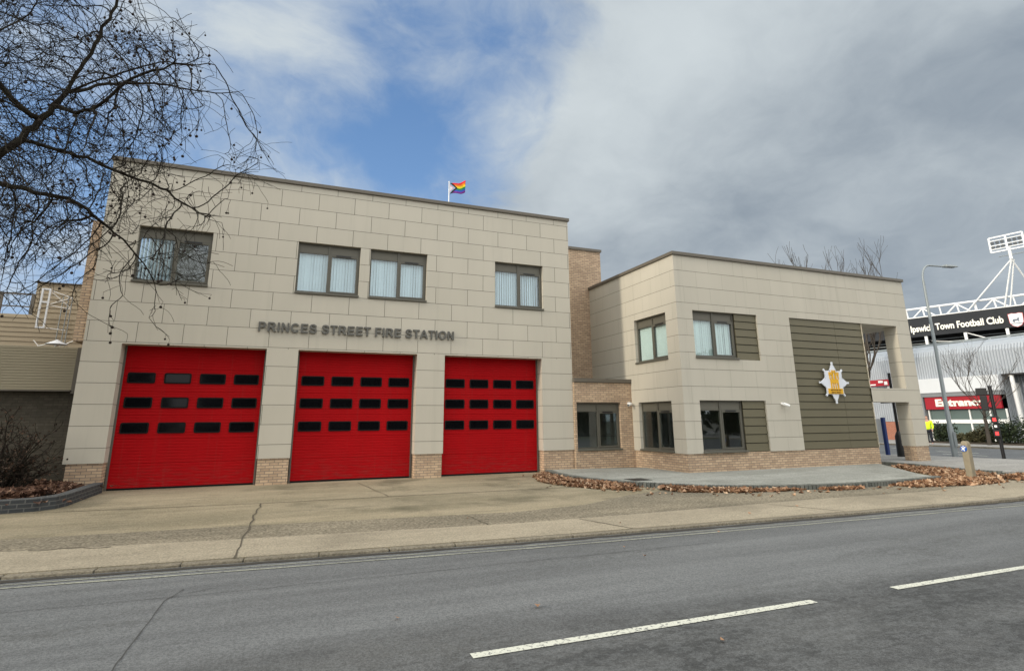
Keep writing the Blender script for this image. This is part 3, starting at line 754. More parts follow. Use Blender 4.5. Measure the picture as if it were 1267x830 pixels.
def letter_sign(word_rows, x0, x1, z0, cap, yf, depth, mat, parent):
    adv = sum(.39 if c == ' ' else GL[c][0] for c in word_rows); k = (x1 - x0) / (adv - .1); x = x0 - .09 * k
    for c in word_rows:
        if c == ' ': x += .39 * k; continue
        w, cons = GL[c]
        cu = bpy.data.curves.new('t', 'CURVE'); cu.dimensions = '2D'; cu.fill_mode = 'BOTH'; cu.extrude = .5
        for pts in cons:
            sp = cu.splines.new('POLY'); sp.points.add(len(pts) - 1); sp.use_cyclic_u = True
            for i, p in enumerate(pts): sp.points[i].co = (p[0], p[1], 0, 1)
        ob = bpy.data.objects.new('t', cu); COL.objects.link(ob)
        me = bpy.data.meshes.new_from_object(ob.evaluated_get(bpy.context.evaluated_depsgraph_get()))
        mb = MB(); mb.add([(x + v.co.x * k, yf + (.5 - v.co.z) * depth, z0 + v.co.y * cap) for v in me.vertices], [tuple(p.vertices) for p in me.polygons])
        bpy.data.objects.remove(ob); bpy.data.curves.remove(cu); bpy.data.meshes.remove(me)
        mb.build('letter', mat, parent)
        x += w * k
t = thing('sign_lettering', 'raised grey metal capital letters naming the station above the middle red door', 'sign', (2.1, -.035, 4.28))
letter_sign('PRINCES STREET FIRE STATION', -.86, 5.06, 4.285, .275, -.06, .05, MAT['letter'], t)

def emblem():
    c = (18.43, 2.95); t = thing('star_emblem', 'silver eight pointed star badge with gold castle and banner on the olive panel', 'badge', (18.43, YW - .02, 2.95))
    P = []
    for k in range(8):
        a = R(90 + 45 * k); L = .74 if k % 2 == 0 else .66; b0 = .40
        if k % 2 == 0 and k in (2, 6): L = .73
        d = Vector((math.cos(a), math.sin(a))); n = Vector((d.y, -d.x))
        side = []
        steps = 4
        for i in range(steps + 1):
            f = i / steps; w = .145 * (1 - f) + .028; r0 = b0 + (L - .12 - b0) * f
            side.append((r0, w))
            if i < steps: side.append((r0 + (L - .12 - b0) / steps * .92, w))
        side += [(L - .10, .03), (L, .034)]
        P += [d * r + n * w for r, w in side] + [d * r - n * w for r, w in reversed(side)]
    mb = MB(); mb.slab_xz([(c[0] + p.x, c[1] + p.y) for p in P], YW - .065, YW - .03); mb.build('star', MAT['crest'], t)
    g = MB(); y0, y1 = YW - .085, YW - .064
    X = lambda a: c[0] + a; Zz = lambda b: c[1] + b
    def bx(a0, a1, b0, b1): g.box(X(a0), X(a1), y0, y1, Zz(b0), Zz(b1))
    bx(-.20, .20, -.02, .12); 
    for a0, a1 in ((-.20, -.135), (-.075, -.03), (.03, .075), (.135, .20)): bx(a0, a1, -.21, -.021)
    for cxx, top in ((-.155, .36), (0, .43), (.155, .36)):
        bx(cxx - .075, cxx - .030, .121, top - .09); bx(cxx + .030, cxx + .075, .121, top - .09); bx(cxx - .09, cxx + .09, top - .089, top - .03)
        for o in (-.072, 0, .072): bx(cxx + o - .018, cxx + o + .018, top - .029, top + .015)
    g.build('castle', MAT['gold'], t)
    b = MB(); b.box(X(-.36), X(.36), YW - .09, YW - .063, Zz(-.40), Zz(-.212)); bn = b.build('banner', MAT['gold'], t, bevel=.006)
    for tx, hw_, zo in (('SUFFOLK FIRE AND', .26, -.285), ('RESCUE SERVICE', .24, -.37)):
        l = MB(); lettering(l, tx, X(-hw_), X(hw_), Zz(zo), .045, YW - .096, .008); l.build('lettering', MAT['brown'], bn)
emblem()
def sec_cam(loc, dirv, label):
    t = thing('security_camera', label, 'camera', loc, 'white cameras on the station walls')
    L = Vector(loc); d = Vector(dirv).normalized()
    m = MB(); m.tube([L, L + Vector((d.x * .0 - 0, 0, 0)) + Vector(t['_n']) * .06 if '_n' in t else L + Vector((0, -.06, 0))], .05, 10); m.build('wall_bracket', MAT['white'], t)
    m = MB(); c = L + Vector((0, -.13, -.02)); m.tube([L + Vector((0, -.05, 0)), c], .02, 8); m.tube([c - d * .05, c - d * .03, c + d * .13, c + d * .15], [.03, .05, .05, .046], 12); m.build('housing', MAT['white'], t)
    m = MB(); m.tube([c + d * .1505, c + d * .155], .036, 12); m.build('lens', MAT['black'], t)
sec_cam((15.86, YW - .0, 2.19), (.8, -.45, -.35), 'white bullet camera on the pale wall left of the star badge')
sec_cam((11.60, -.082, 2.27), (-.9, -.35, -.3), 'white bullet camera in the corner where brick link meets pale wall')

FX, FY = 5.585, 3.0
t = thing('flagpole', 'slim white flagpole with small rainbow flag on the station roof', 'flagpole', (FX, FY, 8.7))
m = MB(); m.tube([(FX, FY, 8.7), (FX, FY, 11.2)], [.028, .02], 8); m.ball((FX, FY, 11.22), .035); m.build('pole', MAT['white'], t)
m = MB(); nx, nz = 16, 10; V = []; UV = []
for i in range(nx + 1):
    for j in range(nz + 1):
        u, v = i / nx, j / nz
        V.append((FX + .03 + u * .66, FY + .05 * math.sin(u * 9 + v * 1.2) * u ** .5, 10.70 + v * .44 + .16 * u - .06 * u * (1 - v) + .035 * math.sin(u * 7 + v) + .05 * u))
        UV.append((u, v))
m.add(V, [(i * (nz + 1) + j, (i + 1) * (nz + 1) + j, (i + 1) * (nz + 1) + j + 1, i * (nz + 1) + j + 1) for i in range(nx) for j in range(nz)], 0, True)
fl = m.build('flag', MAT['flag'], t)
for p in fl.data.polygons:
    for li, vi in zip(p.loop_indices, p.vertices): fl.data.uv_layers[0].data[li].uv = UV[vi]
sm_ = fl.modifiers.new('thick', 'SOLIDIFY'); sm_.thickness = .006

# ------------------------------------------------------------------ left neighbour
NB = thing('neighbour_building', 'low building at far left, brown brick under beige slats, boarded upper storey', 'building', (-9, 1.2, 0))
m = MB(); m.box(-24, -5.03, 1.4, 1.7, -.05, 2.62); m.build('brick_wall', MAT['gbrick'], NB)
m = MB(); z = 2.60
while z < 3.70:
    m.add([(-24, 1.182, z), (-5.44, 1.182, z), (-5.44, 1.186, z + .066), (-24, 1.186, z + .066), (-24, 1.194, z + .073), (-5.44, 1.194, z + .073)], [(0, 1, 2, 3), (3, 2, 5, 4)]); z += .073
m.box(-24, -5.44, 1.2, 1.39, 2.595, 3.74); m.build('shutter_slats', MAT['shutter'], NB)
m = MB(); m.box(-5.438, -5.04, 1.16, 1.39, 2.5, 3.74); m.box(-24, -5.445, 1.13, 1.2, 2.56, 2.594); m.build('edge_trim', MAT['coping'], NB)
m = MB(); m.box(-24, -5.04, 1.19, 6.2, 3.742, 3.76); m.build('flat_roof', MAT['coping'], NB)
def boarded(x0, x1, y, z0, z1, st=.16):
    m = MB(); z = z0; 
    while z < z1 - .02:
        h = min(st, z1 - z); m.add([(x0, y - .022, z), (x1, y - .022, z), (x1, y, z + h), (x0, y, z + h), (x0, y, z), (x1, y, z)], [(0, 1, 2, 3), (0, 4, 5, 1)]); z += st
    m.box(x0, x1, y + .001, y + 3.5, z0, z1); return m
boarded(-24, -6.0, 6.0, 3.80, 5.36).build('boarded_wall', MAT['planks'], NB)
b2 = boarded(-8.42, -6.0, 6.35, 5.365, 6.56); b2.build('boarded_wall', MAT['planks'], NB)
m = MB(); m.box(-8.47, -6.0, 6.28, 9.9, 6.565, 6.60); m.box(-24, -6.0, 5.95, 6.34, 5.362, 5.38) if False else None; m.build('roof_edge', MAT['coping'], NB)
t = thing('roof_railing', 'brown metal railing along the low roof at the far left', 'railing', (-10, 6.05, 5.36))
m = MB(); m.box(-14, -8.3, 6.03, 6.09, 6.05, 6.10); m.box(-14, -8.3, 6.04, 6.08, 5.62, 5.66); m.build('rail', MAT['coping'], t)
for x in (-9.25, -10.7, -12.2, -8.36):
    m = MB(); m.box(x - .05, x + .05, 6.02, 6.10, 5.38, 6.05); m.build('post', MAT['coping'], t)
# white access cage on the roof
t = thing('access_cage', 'white metal hatch frame and ladder cage standing on the neighbouring roof', 'access cage', (-7.9, 5.6, 3.8))
m = MB()
X0, X1, y0, y1 = -7.98, -7.72, 5.5, 5.56
m.box(X0, X0 + .05, y0, y1, 4.85, 6.22); m.box(X1 - .05, X1, y0, y1, 4.85, 6.22)
for z in (4.85, 5.72, 6.17): m.box(X0 + .05, X1 - .05, y0 + .005, y1 - .005, z, z + .05)
m.build('gate_frame', MAT['fascia'], t)
for a, b in (((-7.7, 5.6, 6.15), (-7.2, 5.9, 6.0)), ((-7.7, 5.6, 5.65), (-7.2, 5.9, 5.6)), ((-7.7, 5.6, 6.1), (-7.22, 5.9, 5.65)), ((-7.7, 5.6, 5.7), (-7.22, 5.9, 6.0)), ((-7.7, 5.6, 4.87), (-7.25, 5.9, 4.85))): MB().bar(a, b, .018).build('brace', MAT['white'], t)
for x, y in ((-7.2, 5.9), (-7.45, 5.85), (-7.22, 5.62)): MB().bar((x, y, 3.8), (x, y, 6.02), .016).build('ladder_rail', MAT['steel'], t)
# dish-like lamp hood
t = thing('roof_cowl', 'shallow white conical cowl on struts at the roof edge beside the station', 'roof cowl', (-6.2, 2.0, 3.8))
m = MB(); n = 16; V = [(-6.2, 2, 4.06)] + [(-6.2 + .27 * math.cos(2 * math.pi * k / n), 2 + .27 * math.sin(2 * math.pi * k / n), 3.92) for k in range(n)] + [(-6.2, 2, 3.90)]
m.add(V, [(0, 1 + k, 1 + (k + 1) % n) for k in range(n)] + [(n + 1, 1 + (k + 1) % n, 1 + k) for k in range(n)]); m.build('hood', MAT['fascia'], t)
for a, b, r in (((-6.2, 2, 3.79), (-6.2, 2, 3.95), .04), ((-6.0, 2.0, 3.93), (-5.6, 1.9, 4.13), .014), ((-6.4, 2, 3.92), (-6.62, 2, 3.86), .014), ((-6.62, 2, 3.86), (-6.75, 2, 4.02), .014)): MB().bar(a, b, r).build('strut', MAT['white'], t)

# left planter wall
m = MB()
outer = [(-20, -3.25), (-4.94, -3.28), (-4.45, -3.17), (-4.19, -2.92), (-4.10, -2.5), (-4.08, -.02)]; inner = [(-4.30, -.02), (-4.32, -2.4), (-4.42, -2.75), (-4.6, -2.95), (-5.0, -3.05), (-20, -3.02)]
m.prism(outer + inner, -.05, .25); tag(m.build('planter_wall', MAT['ebrick'], bevel=.01), 'low curved dark engineering brick planter wall beside the left red door', 'planter wall')
sheet('planter_soil', [(-20, -3.021), (-5.0, -3.051), (-4.6, -2.951), (-4.42, -2.751), (-4.32, -2.4), (-4.31, .0), (-5.0, .02), (-5.0, 1.39), (-20, 1.39)], .16, MAT['soil'])

# ------------------------------------------------------------------ paved strip, edging, leaves
edge = [(8.36, -.04), (8.06, -1.2), (8.10, -2.6), (8.45, -4.0), (9.1, -5.1), (10.0, -6.0), (11.0, -6.55), (12.2, -6.93), (13.5, -7.12), (15.0, -7.14), (16.5, -7.02), (17.15, -6.86)]
slab = edge + [(17.35, -6.3), (20.2, -2.96), (20.2, -2.93), (9.39, -.0)]
mb = MB(); mb.prism([(x, y + .04) if i < len(edge) else (x, y) for i, (x, y) in enumerate(slab)], -.02, .095); struct(mb.build('paved_strip', MAT['slab']))
t = MB()
def soldier(mb, pts, h0, h1, w=.21, st=.075):
    for a, b in walk(dense(pts, .3), st):
        d = (b - a)
        if d.length < .03: continue
        d = d.normalized(); n = Vector((-d.y, d.x)); g = .005
        q = [a + d * g - n * w / 2, b - d * g - n * w / 2, b - d * g + n * w / 2, a + d * g + n * w / 2]
        mb.prism([(p.x, p.y) for p in q], h0, h1 + random.uniform(-.003, .003))
    return mb
EB = leaf_mat('edging_brick', [(0, (.085, .090, .080)), (.5, (.125, .13, .115)), (1, (.17, .172, .15))], .6)
edge_s = smooth_line(edge, 6)
def soldier2(mb, pts, h0, h1, w=.21, st=.105):
    acc = [Vector(p) for p in pts]; L = [0.]
    for a, b in zip(acc[:-1], acc[1:]): L.append(L[-1] + (b - a).length)
    def at(s):
        i = max(j for j in range(len(L)) if L[j] <= s + 1e-9); i = min(i, len(acc) - 2)
        return acc[i].lerp(acc[i + 1], (s - L[i]) / (L[i + 1] - L[i]))
    s = 0.
    while s + st < L[-1]:
        a, b = at(s), at(s + st); d = (b - a).normalized(); n = Vector((-d.y, d.x)); g = .011
        q = [a + d * g - n * w / 2, b - d * g - n * w / 2, b - d * g + n * w / 2, a + d * g + n * w / 2]
        mb.prism([(p.x, p.y) for p in q], h0, h1 + random.uniform(-.003, .003)); s += st
    mb.tube([(*p, h1 - .045) for p in pts], .03, 4, 0, smooth=False)
    return mb
mb = soldier2(MB(), edge_s, -.02, .115); tag(mb.build('brick_edging', EB), 'curved row of upright dark bricks edging the grey strip in front of the wing', 'brick edging')
side_edge = [(20.35, -2.2), (20.75, -2.9), (20.6, -4.2), (20.2, -5.4), (19.95, -6.2), (20.1, -6.95)]
mb = soldier2(MB(), smooth_line(side_edge, 6), -.02, .13); tag(mb.build('brick_edging', EB), 'row of upright dark bricks edging the raised corner pavement by the white pillar', 'brick edging')
pv = [(20.35, 60), (20.45, -2.2)] + [(x + .06, y) for x, y in side_edge[1:]] + [(22.5, -7.2), (24.2, -7.0), (25.6, -5.8), (26.5, -4.5), (26.3, -3.0), (25.95, -1.1), (25.2, 2), (24.83, 8), (24.83, 60)]
mb = MB(); mb.prism(pv, -.02, .11); struct(mb.build('pavement', MAT['side']))
tag(MB().box(8.95, 9.5, -4.25, -3.7, .095, .104).build('drain_cover', MAT['grating']), 'dark square drain cover set in the grey paved strip', 'drain cover')
m = MB(); strip(m, smooth_line([(17.2, -6.92), (18.6, -7.0), (20.0, -7.05), (21.4, -7.0)], 5), .09, 0, 0); 
V = m.v; m2 = MB()
for f in m.f: m2.prism([V[i][:2] for i in f], -.02, .07)
tag(m2.build('edging_kerb', MAT['kerb']), 'thin low concrete edging strip running through the leaves past the post', 'edging')

def leaf_mesh(mb, p, s, nrm, rot):
    n = Vector(nrm).normalized(); x = n.orthogonal().normalized(); x.rotate(Matrix.Rotation(rot, 3, n)); y = n.cross(x)
    cu = random.uniform(.1, .45) * s
    pts = [(-.5, 0, 0), (-.15, .48, 1), (.12, .30, .5), (.5, .06, 0), (.14, -.32, .5), (-.15, -.48, 1), (0, 0, -.3)]
    V = [Vector(p) + x * (a * s) + y * (b * s) + n * (c * cu) for a, b, c in pts]
    mb.add(V, [(0, 6, 1), (6, 2, 1), (6, 3, 2), (6, 4, 3), (6, 5, 4), (6, 0, 5)])
def in_poly(p, poly):
    c = False; n = len(poly)
    for i in range(n):
        (x1, y1), (x2, y2) = poly[i], poly[(i + 1) % n]
        if (y1 > p[1]) != (y2 > p[1]) and p[0] < (x2 - x1) * (p[1] - y1) / (y2 - y1) + x1: c = not c
    return c
def pile(name, poly, count, zb, h, label, spill=.25, mat='leaf'):
    mb = MB(); xs = [p[0] for p in poly]; ys = [p[1] for p in poly]; k = 0
    cx0, cy0 = sum(xs) / len(xs), sum(ys) / len(ys)
    while k < count:
        p = (random.uniform(min(xs), max(xs)), random.uniform(min(ys), max(ys)))
        if not in_poly(p, poly): continue
        if mnoise.noise(Vector((p[0] * 1.1, p[1] * 1.1, 7.7))) + random.uniform(-.25, .25) < -.22: continue
        # more depth where the pile is wide: measure how far inside we are
        dmin = min(max(0, (Vector(p) - (Vector(a) + (Vector(b) - Vector(a)) * max(0, min(1, (Vector(p) - Vector(a)).dot(Vector(b) - Vector(a)) / ((Vector(b) - Vector(a)).length_squared + 1e-9))))).length) for a, b in zip(poly, poly[1:] + poly[:1]))
        hh = h * min(1, dmin / .30) * (.55 + .9 * mnoise.noise(Vector((p[0] * 1.3, p[1] * 1.3, 3))) ** 2 + .3)
        z = zb + .015 + hh * random.random() ** .6
        leaf_mesh(mb, (p[0], p[1], z), random.uniform(.08, .17), (random.gauss(0, .5), random.gauss(0, .5), 1), random.uniform(0, 6.3)); k += 1
    for i in range(int(count * spill * .12)):
        b = random.choice(poly); 
        leaf_mesh(mb, (b[0] + random.gauss(0, .5), b[1] - abs(random.gauss(0, .35)), zb + .02), random.uniform(.06, .13), (random.gauss(0, .25), random.gauss(0, .25), 1), random.uniform(0, 6.3))
    o = mb.build(name, MAT[mat]); return tag(o, label, 'leaves', kind='stuff')
pile('leaf_litter', [(8.25, -.15), (7.95, -1.2), (7.98, -2.6), (8.35, -4.05), (9.0, -5.2), (9.95, -6.12), (10.95, -6.68), (12.0, -7.02), (11.1, -6.98), (10.1, -6.75), (8.8, -6.05), (7.6, -4.9), (7.0, -3.6), (6.95, -2.4), (7.4, -1.0), (7.9, -.2)], 3300, 0., .08, 'drift of brown dead leaves heaped along the curved edging by the right red door')
pile('leaf_litter', [(14.6, -7.28), (16.5, -7.15), (17.3, -7.02), (19.8, -7.12), (20.4, -7.1), (20.6, -7.5), (18.9, -8.0), (16.6, -8.1), (14.9, -7.8)], 2300, 0., .09, 'dead leaves lying around the foot of the weathered post')
pile('leaf_litter', [(17.4, -6.75), (18.3, -6.0), (19.9, -3.6), (20.3, -3.4), (20.4, -4.2), (20.0, -5.4), (19.75, -6.3), (19.8, -6.9), (18.5, -6.9)], 2300, .0, .11, 'dead leaves filling the corner bed between grey strip and white pillar')
pile('leaf_litter', [(12.3, -7.1), (13.6, -7.28), (13.4, -7.5), (12.5, -7.4)], 170, 0., .05, 'small patch of dead leaves against the brick edging left of the post')
pile('leaf_litter', [(-7.5, -2.95), (-5.0, -3.0), (-4.5, -2.7), (-4.4, -.1), (-5.1, .0), (-5.2, 1.2), (-7.5, 1.2)], 3600, .16, .13, 'dead leaves filling the planter bed under the bare bush', mat='leaf_shaded')
pl = [(4.55, -10.55, 'curled pale leaf on the road by the kerb below the right door'), (6.5, -10.2, 'small brown leaf lying on the road edge nearest the kerb'), (1.1, -12.2, 'tiny pale leaf on the grey road left of the dashed line'), (2.4, -12.4, 'small pale leaf just above the long dashed line'), (4.5, -11.1, 'reddish brown leaf on the road left of centre'), (8.1, -9.2, 'dry leaf on the footway near the kerb right of centre'), (3.4, -13.75, 'pale flake of leaf below the long dashed line'), (9.6, -8.9, 'brown leaf on the footway below the wing corner'), (5.4, -9.1, 'curled dry leaf on the footway below the right door'), (3.2, -7.6, 'large dry leaf lying on the rough footway band')]
for x, y, lb in pl:
    mb = MB(); z = (.02 if y > -9.7 else -.015); leaf_mesh(mb, (0, 0, 0), random.uniform(.04, .075), (random.gauss(0, .3), random.gauss(0, .3), 1), random.uniform(0, 6))
    o = mb.build('fallen_leaf', MAT['leaf'], org=(0, 0, 0)); o.location = (x, y, z); tag(o, lb, 'leaf', 'loose leaves on the road and footway')

# ------------------------------------------------------------------ trees
def grow_colony(seeds, attract, step=.14, kill=.30, infl=1.6, iters=130, droop=.0):
    P = [Vector(p) for p, q in seeds]; par = [q for p, q in seeds]
    A = [Vector(a) for a in attract]; nA = len(A)
    best = [1e9] * nA; bi = [-1] * nA; alive = list(range(nA)); fresh = list(range(len(P)))
    for it in range(iters):
        kd = kdtree.KDTree(len(fresh))
        for i in fresh: kd.insert(P[i], i)
        kd.balance(); nxt = []; pull = {}
        for a in alive:
            c, i, d = kd.find(A[a])
            if d is not None and d < best[a]: best[a] = d; bi[a] = i
            if best[a] < kill: continue
            nxt.append(a)
            if best[a] < infl: pull.setdefault(bi[a], Vector()); pull[bi[a]] += (A[a] - P[bi[a]]).normalized()
        alive = nxt; fresh = []
        if not pull: break
        for i, d in pull.items():
            if d.length < 1e-6: continue
            d = d.normalized()
            if par[i] >= 0: d = d * .62 + (P[i] - P[par[i]]).normalized() * .5
            d = (d + Vector((random.gauss(0, .13), random.gauss(0, .13), random.gauss(0, .13) - droop))).normalized()
            P.append(P[i] + d * step); par.append(i); fresh.append(len(P) - 1)
    return P, par
def poly_seeds(lines, step=.16):
    """lines: list of (points, attach index or None); returns (pos,parent) list"""
    S = []
    for pts, att in lines:
        prev = -1
        if att is not None:
            q = Vector(att); prev = min(range(len(S)), key=lambda i: (S[i][0] - q).length)
            pts = [tuple(S[prev][0])] + list(pts)
        sm = smooth_line3(pts, step)
        if prev >= 0: sm = sm[1:]
        for p in sm: S.append((Vector(p), prev)); prev = len(S) - 1
    return S
def smooth_line3(pts, step):
    P = [Vector(p) for p in pts]; P = [P[0] * 2 - P[1]] + P + [P[-1] * 2 - P[-2]]; out = []
    for i in range(1, len(P) - 2):
        n = max(2, int((P[i + 1] - P[i]).length / step))
        for k in range(n):
            u = k / n; a, b, c, d = P[i - 1], P[i], P[i + 1], P[i + 2]
            q = .5 * ((2 * b) + (-a + c) * u + (2 * a - 5 * b + 4 * c - d) * u * u + (-a + 3 * b - 3 * c + d) * u ** 3)
            out.append(q + Vector((random.gauss(0, .02), random.gauss(0, .02), random.gauss(0, .02))))
    return out + [P[-2]]
def skin_tree(P, par, tip, expo, rmax, min_thick=None):
    """trunk mesh builder (r above a limit) and twig mesh builder, chains as tubes"""
    n = len(P); acc = [0.] * n; kids = [[] for _ in range(n)]
    for i, q in enumerate(par):
        if q >= 0: kids[q].append(i)
    order = list(range(n - 1, -1, -1)); rad = [0.] * n
    # parents always precede children
    for i in order:
        rad[i] = (sum(rad[k] ** expo for k in kids[i])) ** (1 / expo) if kids[i] else tip
        rad[i] = min(rad[i], rmax)
    return rad, kids
def tubes_from(P, par, kids, rad, mb_t, mb_c, lim):
    n = len(P); started = [False] * n
    starts = [i for i in range(n) if par[i] < 0]
    stack = [(i, None) for i in starts]
    while stack:
        i, pr = stack.pop(); chain = [i] if pr is None else [pr, i]
        while kids[i]:
            ks = sorted(kids[i], key=lambda k: -rad[k])
            for k in ks[1:]: stack.append((k, i))
            i = ks[0]; chain.append(i)
        if len(chain) < 2: continue
        rr = [rad[k] for k in chain]
        if pr is not None: rr[0] = min(rad[pr], rad[chain[1]] * 1.15)
        # split thick / thin
        k = next((j for j, r in enumerate(rr) if r < lim), len(rr))
        if k >= 2: mb_t.tube([P[c] for c in chain[:k]], rr[:k], 8 if rr[0] > .06 else 6, cap=False)
        if k < len(rr):
            c0 = max(k - 1, 0)
            if len(rr) - c0 >= 2: mb_c.tube([P[c] for c in chain[c0:]], rr[c0:], 4 if rr[c0] > .012 else 3, cap=False)

def plane_tree():
    t = thing('plane_tree', 'bare plane tree with hanging seed balls reaching over the left corner of the station', 'tree', (-9.0, -6.6, 0))
    L = [([(-9.0, -6.6, -.05), (-8.95, -6.6, 1.2), (-8.8, -6.5, 2.6), (-8.6, -6.4, 3.6)], None),
         ([(-7.4, -6.2, 4.4), (-6.0, -6.0, 5.5), (-5.0, -6.0, 6.34), (-4.62, -6, 6.97), (-4.3, -6, 7.58), (-4.12, -6.05, 8.1), (-3.75, -6.2, 9.3), (-3.5, -6.4, 10.6), (-3.6, -6.6, 12)], (-8.6, -6.4, 3.6)),
         ([(-9.0, -6.3, 5.5), (-9.3, -6.2, 8), (-9.2, -6.1, 11), (-9.6, -6, 14)], (-8.6, -6.4, 3.6)),
         ([(-9.8, -7.5, 5.0), (-11, -8.4, 7), (-11.8, -9, 9.5)], (-8.6, -6.4, 3.6)),
         ([(-8.0, -5.2, 5.2), (-7.2, -4.2, 7.4), (-6.6, -3.6, 9.6)], (-8.6, -6.4, 3.6)),
         ([(-3.85, -5.6, 6.62), (-3.2, -5.3, 6.5), (-2.6, -5.1, 6.35), (-2.0, -5.0, 6.0)], (-4.75, -6, 6.72)),
         ([(-3.75, -6.5, 7.15), (-3.2, -6.8, 7.6), (-2.7, -7.0, 7.9), (-2.0, -7.2, 8.2)], (-4.35, -6, 7.4)),
         ([(-3.6, -5.6, 8.3), (-2.8, -5.2, 8.7), (-2.0, -5.0, 8.8), (-1.4, -4.9, 9.1)], (-4.25, -6, 7.7)),
         ([(-3.4, -6.2, 8.2), (-2.6, -6.4, 8.5), (-1.8, -6.5, 8.6)], (-4.2, -6, 7.75)),
         ([(-4.9, -6.3, 7.3), (-5.3, -6.6, 7.75), (-6.2, -7, 8.6)], (-4.5, -6, 7.2)),
         ([(-4.2, -5.2, 5.9), (-3.5, -4.6, 5.5), (-3.0, -4.2, 5.0)], (-5.6, -6, 5.85)),
         ([(-5.2, -7.2, 7.0), (-4.7, -8.0, 8.2), (-4.2, -8.6, 9.2)], (-6.2, -6.02, 5.35))]
    S = poly_seeds(L)
    A = []
    E = [((-6.9, -5.7, 7.2), (6.2, 3.9, 3.9), 24000), ((-9.6, -6.2, 10.8), (5.2, 4.2, 4.8), 6000), ((-3.4, -5.2, 5.2), (2.5, 2.3, 1.7), 300)]
    for c, r, n in E:
        k = 0
        while k < n:
            v = Vector((random.uniform(-1, 1), random.uniform(-1, 1), random.uniform(-1, 1)))
            if v.length > 1: continue
            p = Vector((c[0] + v.x * r[0], c[1] + v.y * r[1], c[2] + v.z * r[2]))
            # ragged outline
            if v.length > .72 and mnoise.noise(p * .7) < (v.length - .72) * 1.6 - .12: k += .35; continue
            if p.z < 3.9: k += .3; continue
            if p.x > -4.4 and p.z < 6.6 and random.random() < .72: continue
            if random.random() < max(0, (p.x + 4.0) / 8): k += .5; continue
            A.append(p); k += 1
    P, par = grow_colony(S, A, step=.115, kill=.17, infl=1.6, iters=170, droop=.03)
    n0 = len(P); kidc = [0] * n0
    for q in par:
        if q >= 0: kidc[q] += 1
    tips = [i for i in range(len(S), n0) if kidc[i] == 0]
    # fine hanging twigs at and along the ends
    def twig(i, L, seg=5):
        q = i; d = (P[i] - P[par[i]]).normalized() if par[i] >= 0 else Vector((0, 0, 1))
        d = (d + Vector((random.gauss(0, .6), random.gauss(0, .6), random.gauss(-.1, .5)))).normalized()
        for k in range(seg):
            d = (d + Vector((random.gauss(0, .13), random.gauss(0, .13), random.gauss(-.05, .13)))).normalized()
            P.append(P[q] + d * L / seg); par.append(q); q = len(P) - 1
        return q
    ends = []
    for i in tips:
        for k in range(1): ends.append(twig(i, random.uniform(.25, .65)))
    for i in range(len(S), n0):
        if random.random() < .36: ends.append(twig(i, random.uniform(.2, .6), 4))
    # drooping sprays that hang in front of the facade
    for i in random.sample([k for k in tips if P[k].z < 6.5 and P[k].x > -5.2], 60) if True else []:
        q = i; d = Vector((random.gauss(.3, .3), random.gauss(0, .3), -.6)).normalized()
        for k in range(random.randint(5, 9)):
            d = (d + Vector((random.gauss(.06, .2), random.gauss(0, .2), random.gauss(0, .18)))).normalized()
            P.append(P[q] + d * .12); par.append(q); q = len(P) - 1
            if random.random() < .4: ends.append(twig(q, random.uniform(.12, .3), 3))
        ends.append(q)
    rad, kids = skin_tree(P, par, .0043, 2.95, .34)
    a, b = MB(), MB(); tubes_from(P, par, kids, rad, a, b, .022)
    a.build('trunk', MAT['bark'], t); b.build('crown', MAT['bark'], t)
    mb = MB(); C = [e for e in ends if P[e].x > -6.2]
    C2 = [e for e in C if P[e].x > -3.9]
    for e in random.sample(C, min(200, len(C))) + random.sample(C2, min(190, len(C2))):
        p = P[e]; q = p + Vector((random.gauss(0, .02), random.gauss(0, .02), -random.uniform(.04, .12)))
        mb.tube([p, q], .003, 3, cap=False); mb.ball(q - Vector((0, 0, .025)), random.uniform(.020, .030), seg=6, rings=4)
    sb = mb.build('seed_balls', MAT['ball'], t); sb['kind'] = 'stuff'
plane_tree()

def bare_tree(name, label, loc, trunk_h, r0, limbs, length, levels, spread=.5, upb=.25, mat='twig', group=None, tipr=.008, lean=(0, 0), kids=(3, 4)):
    random.seed(int(loc[0] * 10) + 3)
    t = thing(name, label, 'tree', loc, group); P = []; par = []
    base = Vector(loc); prev = -1; n = 8
    for i in range(n + 1):
        P.append(base + Vector((lean[0] * i / n + random.gauss(0, .02), lean[1] * i / n + random.gauss(0, .02), trunk_h * i / n))); par.append(prev); prev = len(P) - 1
    def branch(q, d, L, lev):
        seg = max(4, int(L / .22)); idx = []
        for k in range(seg):
            d = (d + Vector((random.gauss(0, .13), random.gauss(0, .13), random.gauss(upb * .25, .10)))).normalized()
            P.append(P[q] + d * L / seg); par.append(q); q = len(P) - 1; idx.append((q, d.copy()))
        if lev < levels:
            for k in range(random.randint(*kids)):
                qi, dd = idx[random.randint(seg // 3, seg - 1)]
                nd = (dd + Vector((random.gauss(0, spread), random.gauss(0, spread), random.gauss(upb, spread * .5)))).normalized()
                branch(qi, nd, L * random.uniform(.45, .75), lev + 1)
    for k in range(limbs):
        a = 2 * math.pi * k / limbs + random.uniform(-.4, .4)
        branch(random.choice([prev, prev - 1, prev - 2]), Vector((math.cos(a) * random.uniform(.4, 1.1), math.sin(a) * random.uniform(.4, 1.1), 1.)).normalized(), length * random.uniform(.75, 1.1), 1)
    rad, kd = skin_tree(P, par, tipr, 2.3, r0)
    for i in range(n + 1): rad[i] = max(rad[i], r0 * (1 - .35 * i / n))
    a, b = MB(), MB(); tubes_from(P, par, kd, rad, a, b, max(.03, tipr * 2))
    a.build('trunk', MAT[mat], t)
    if b.f: b.build('crown', MAT[mat], t)
    return t
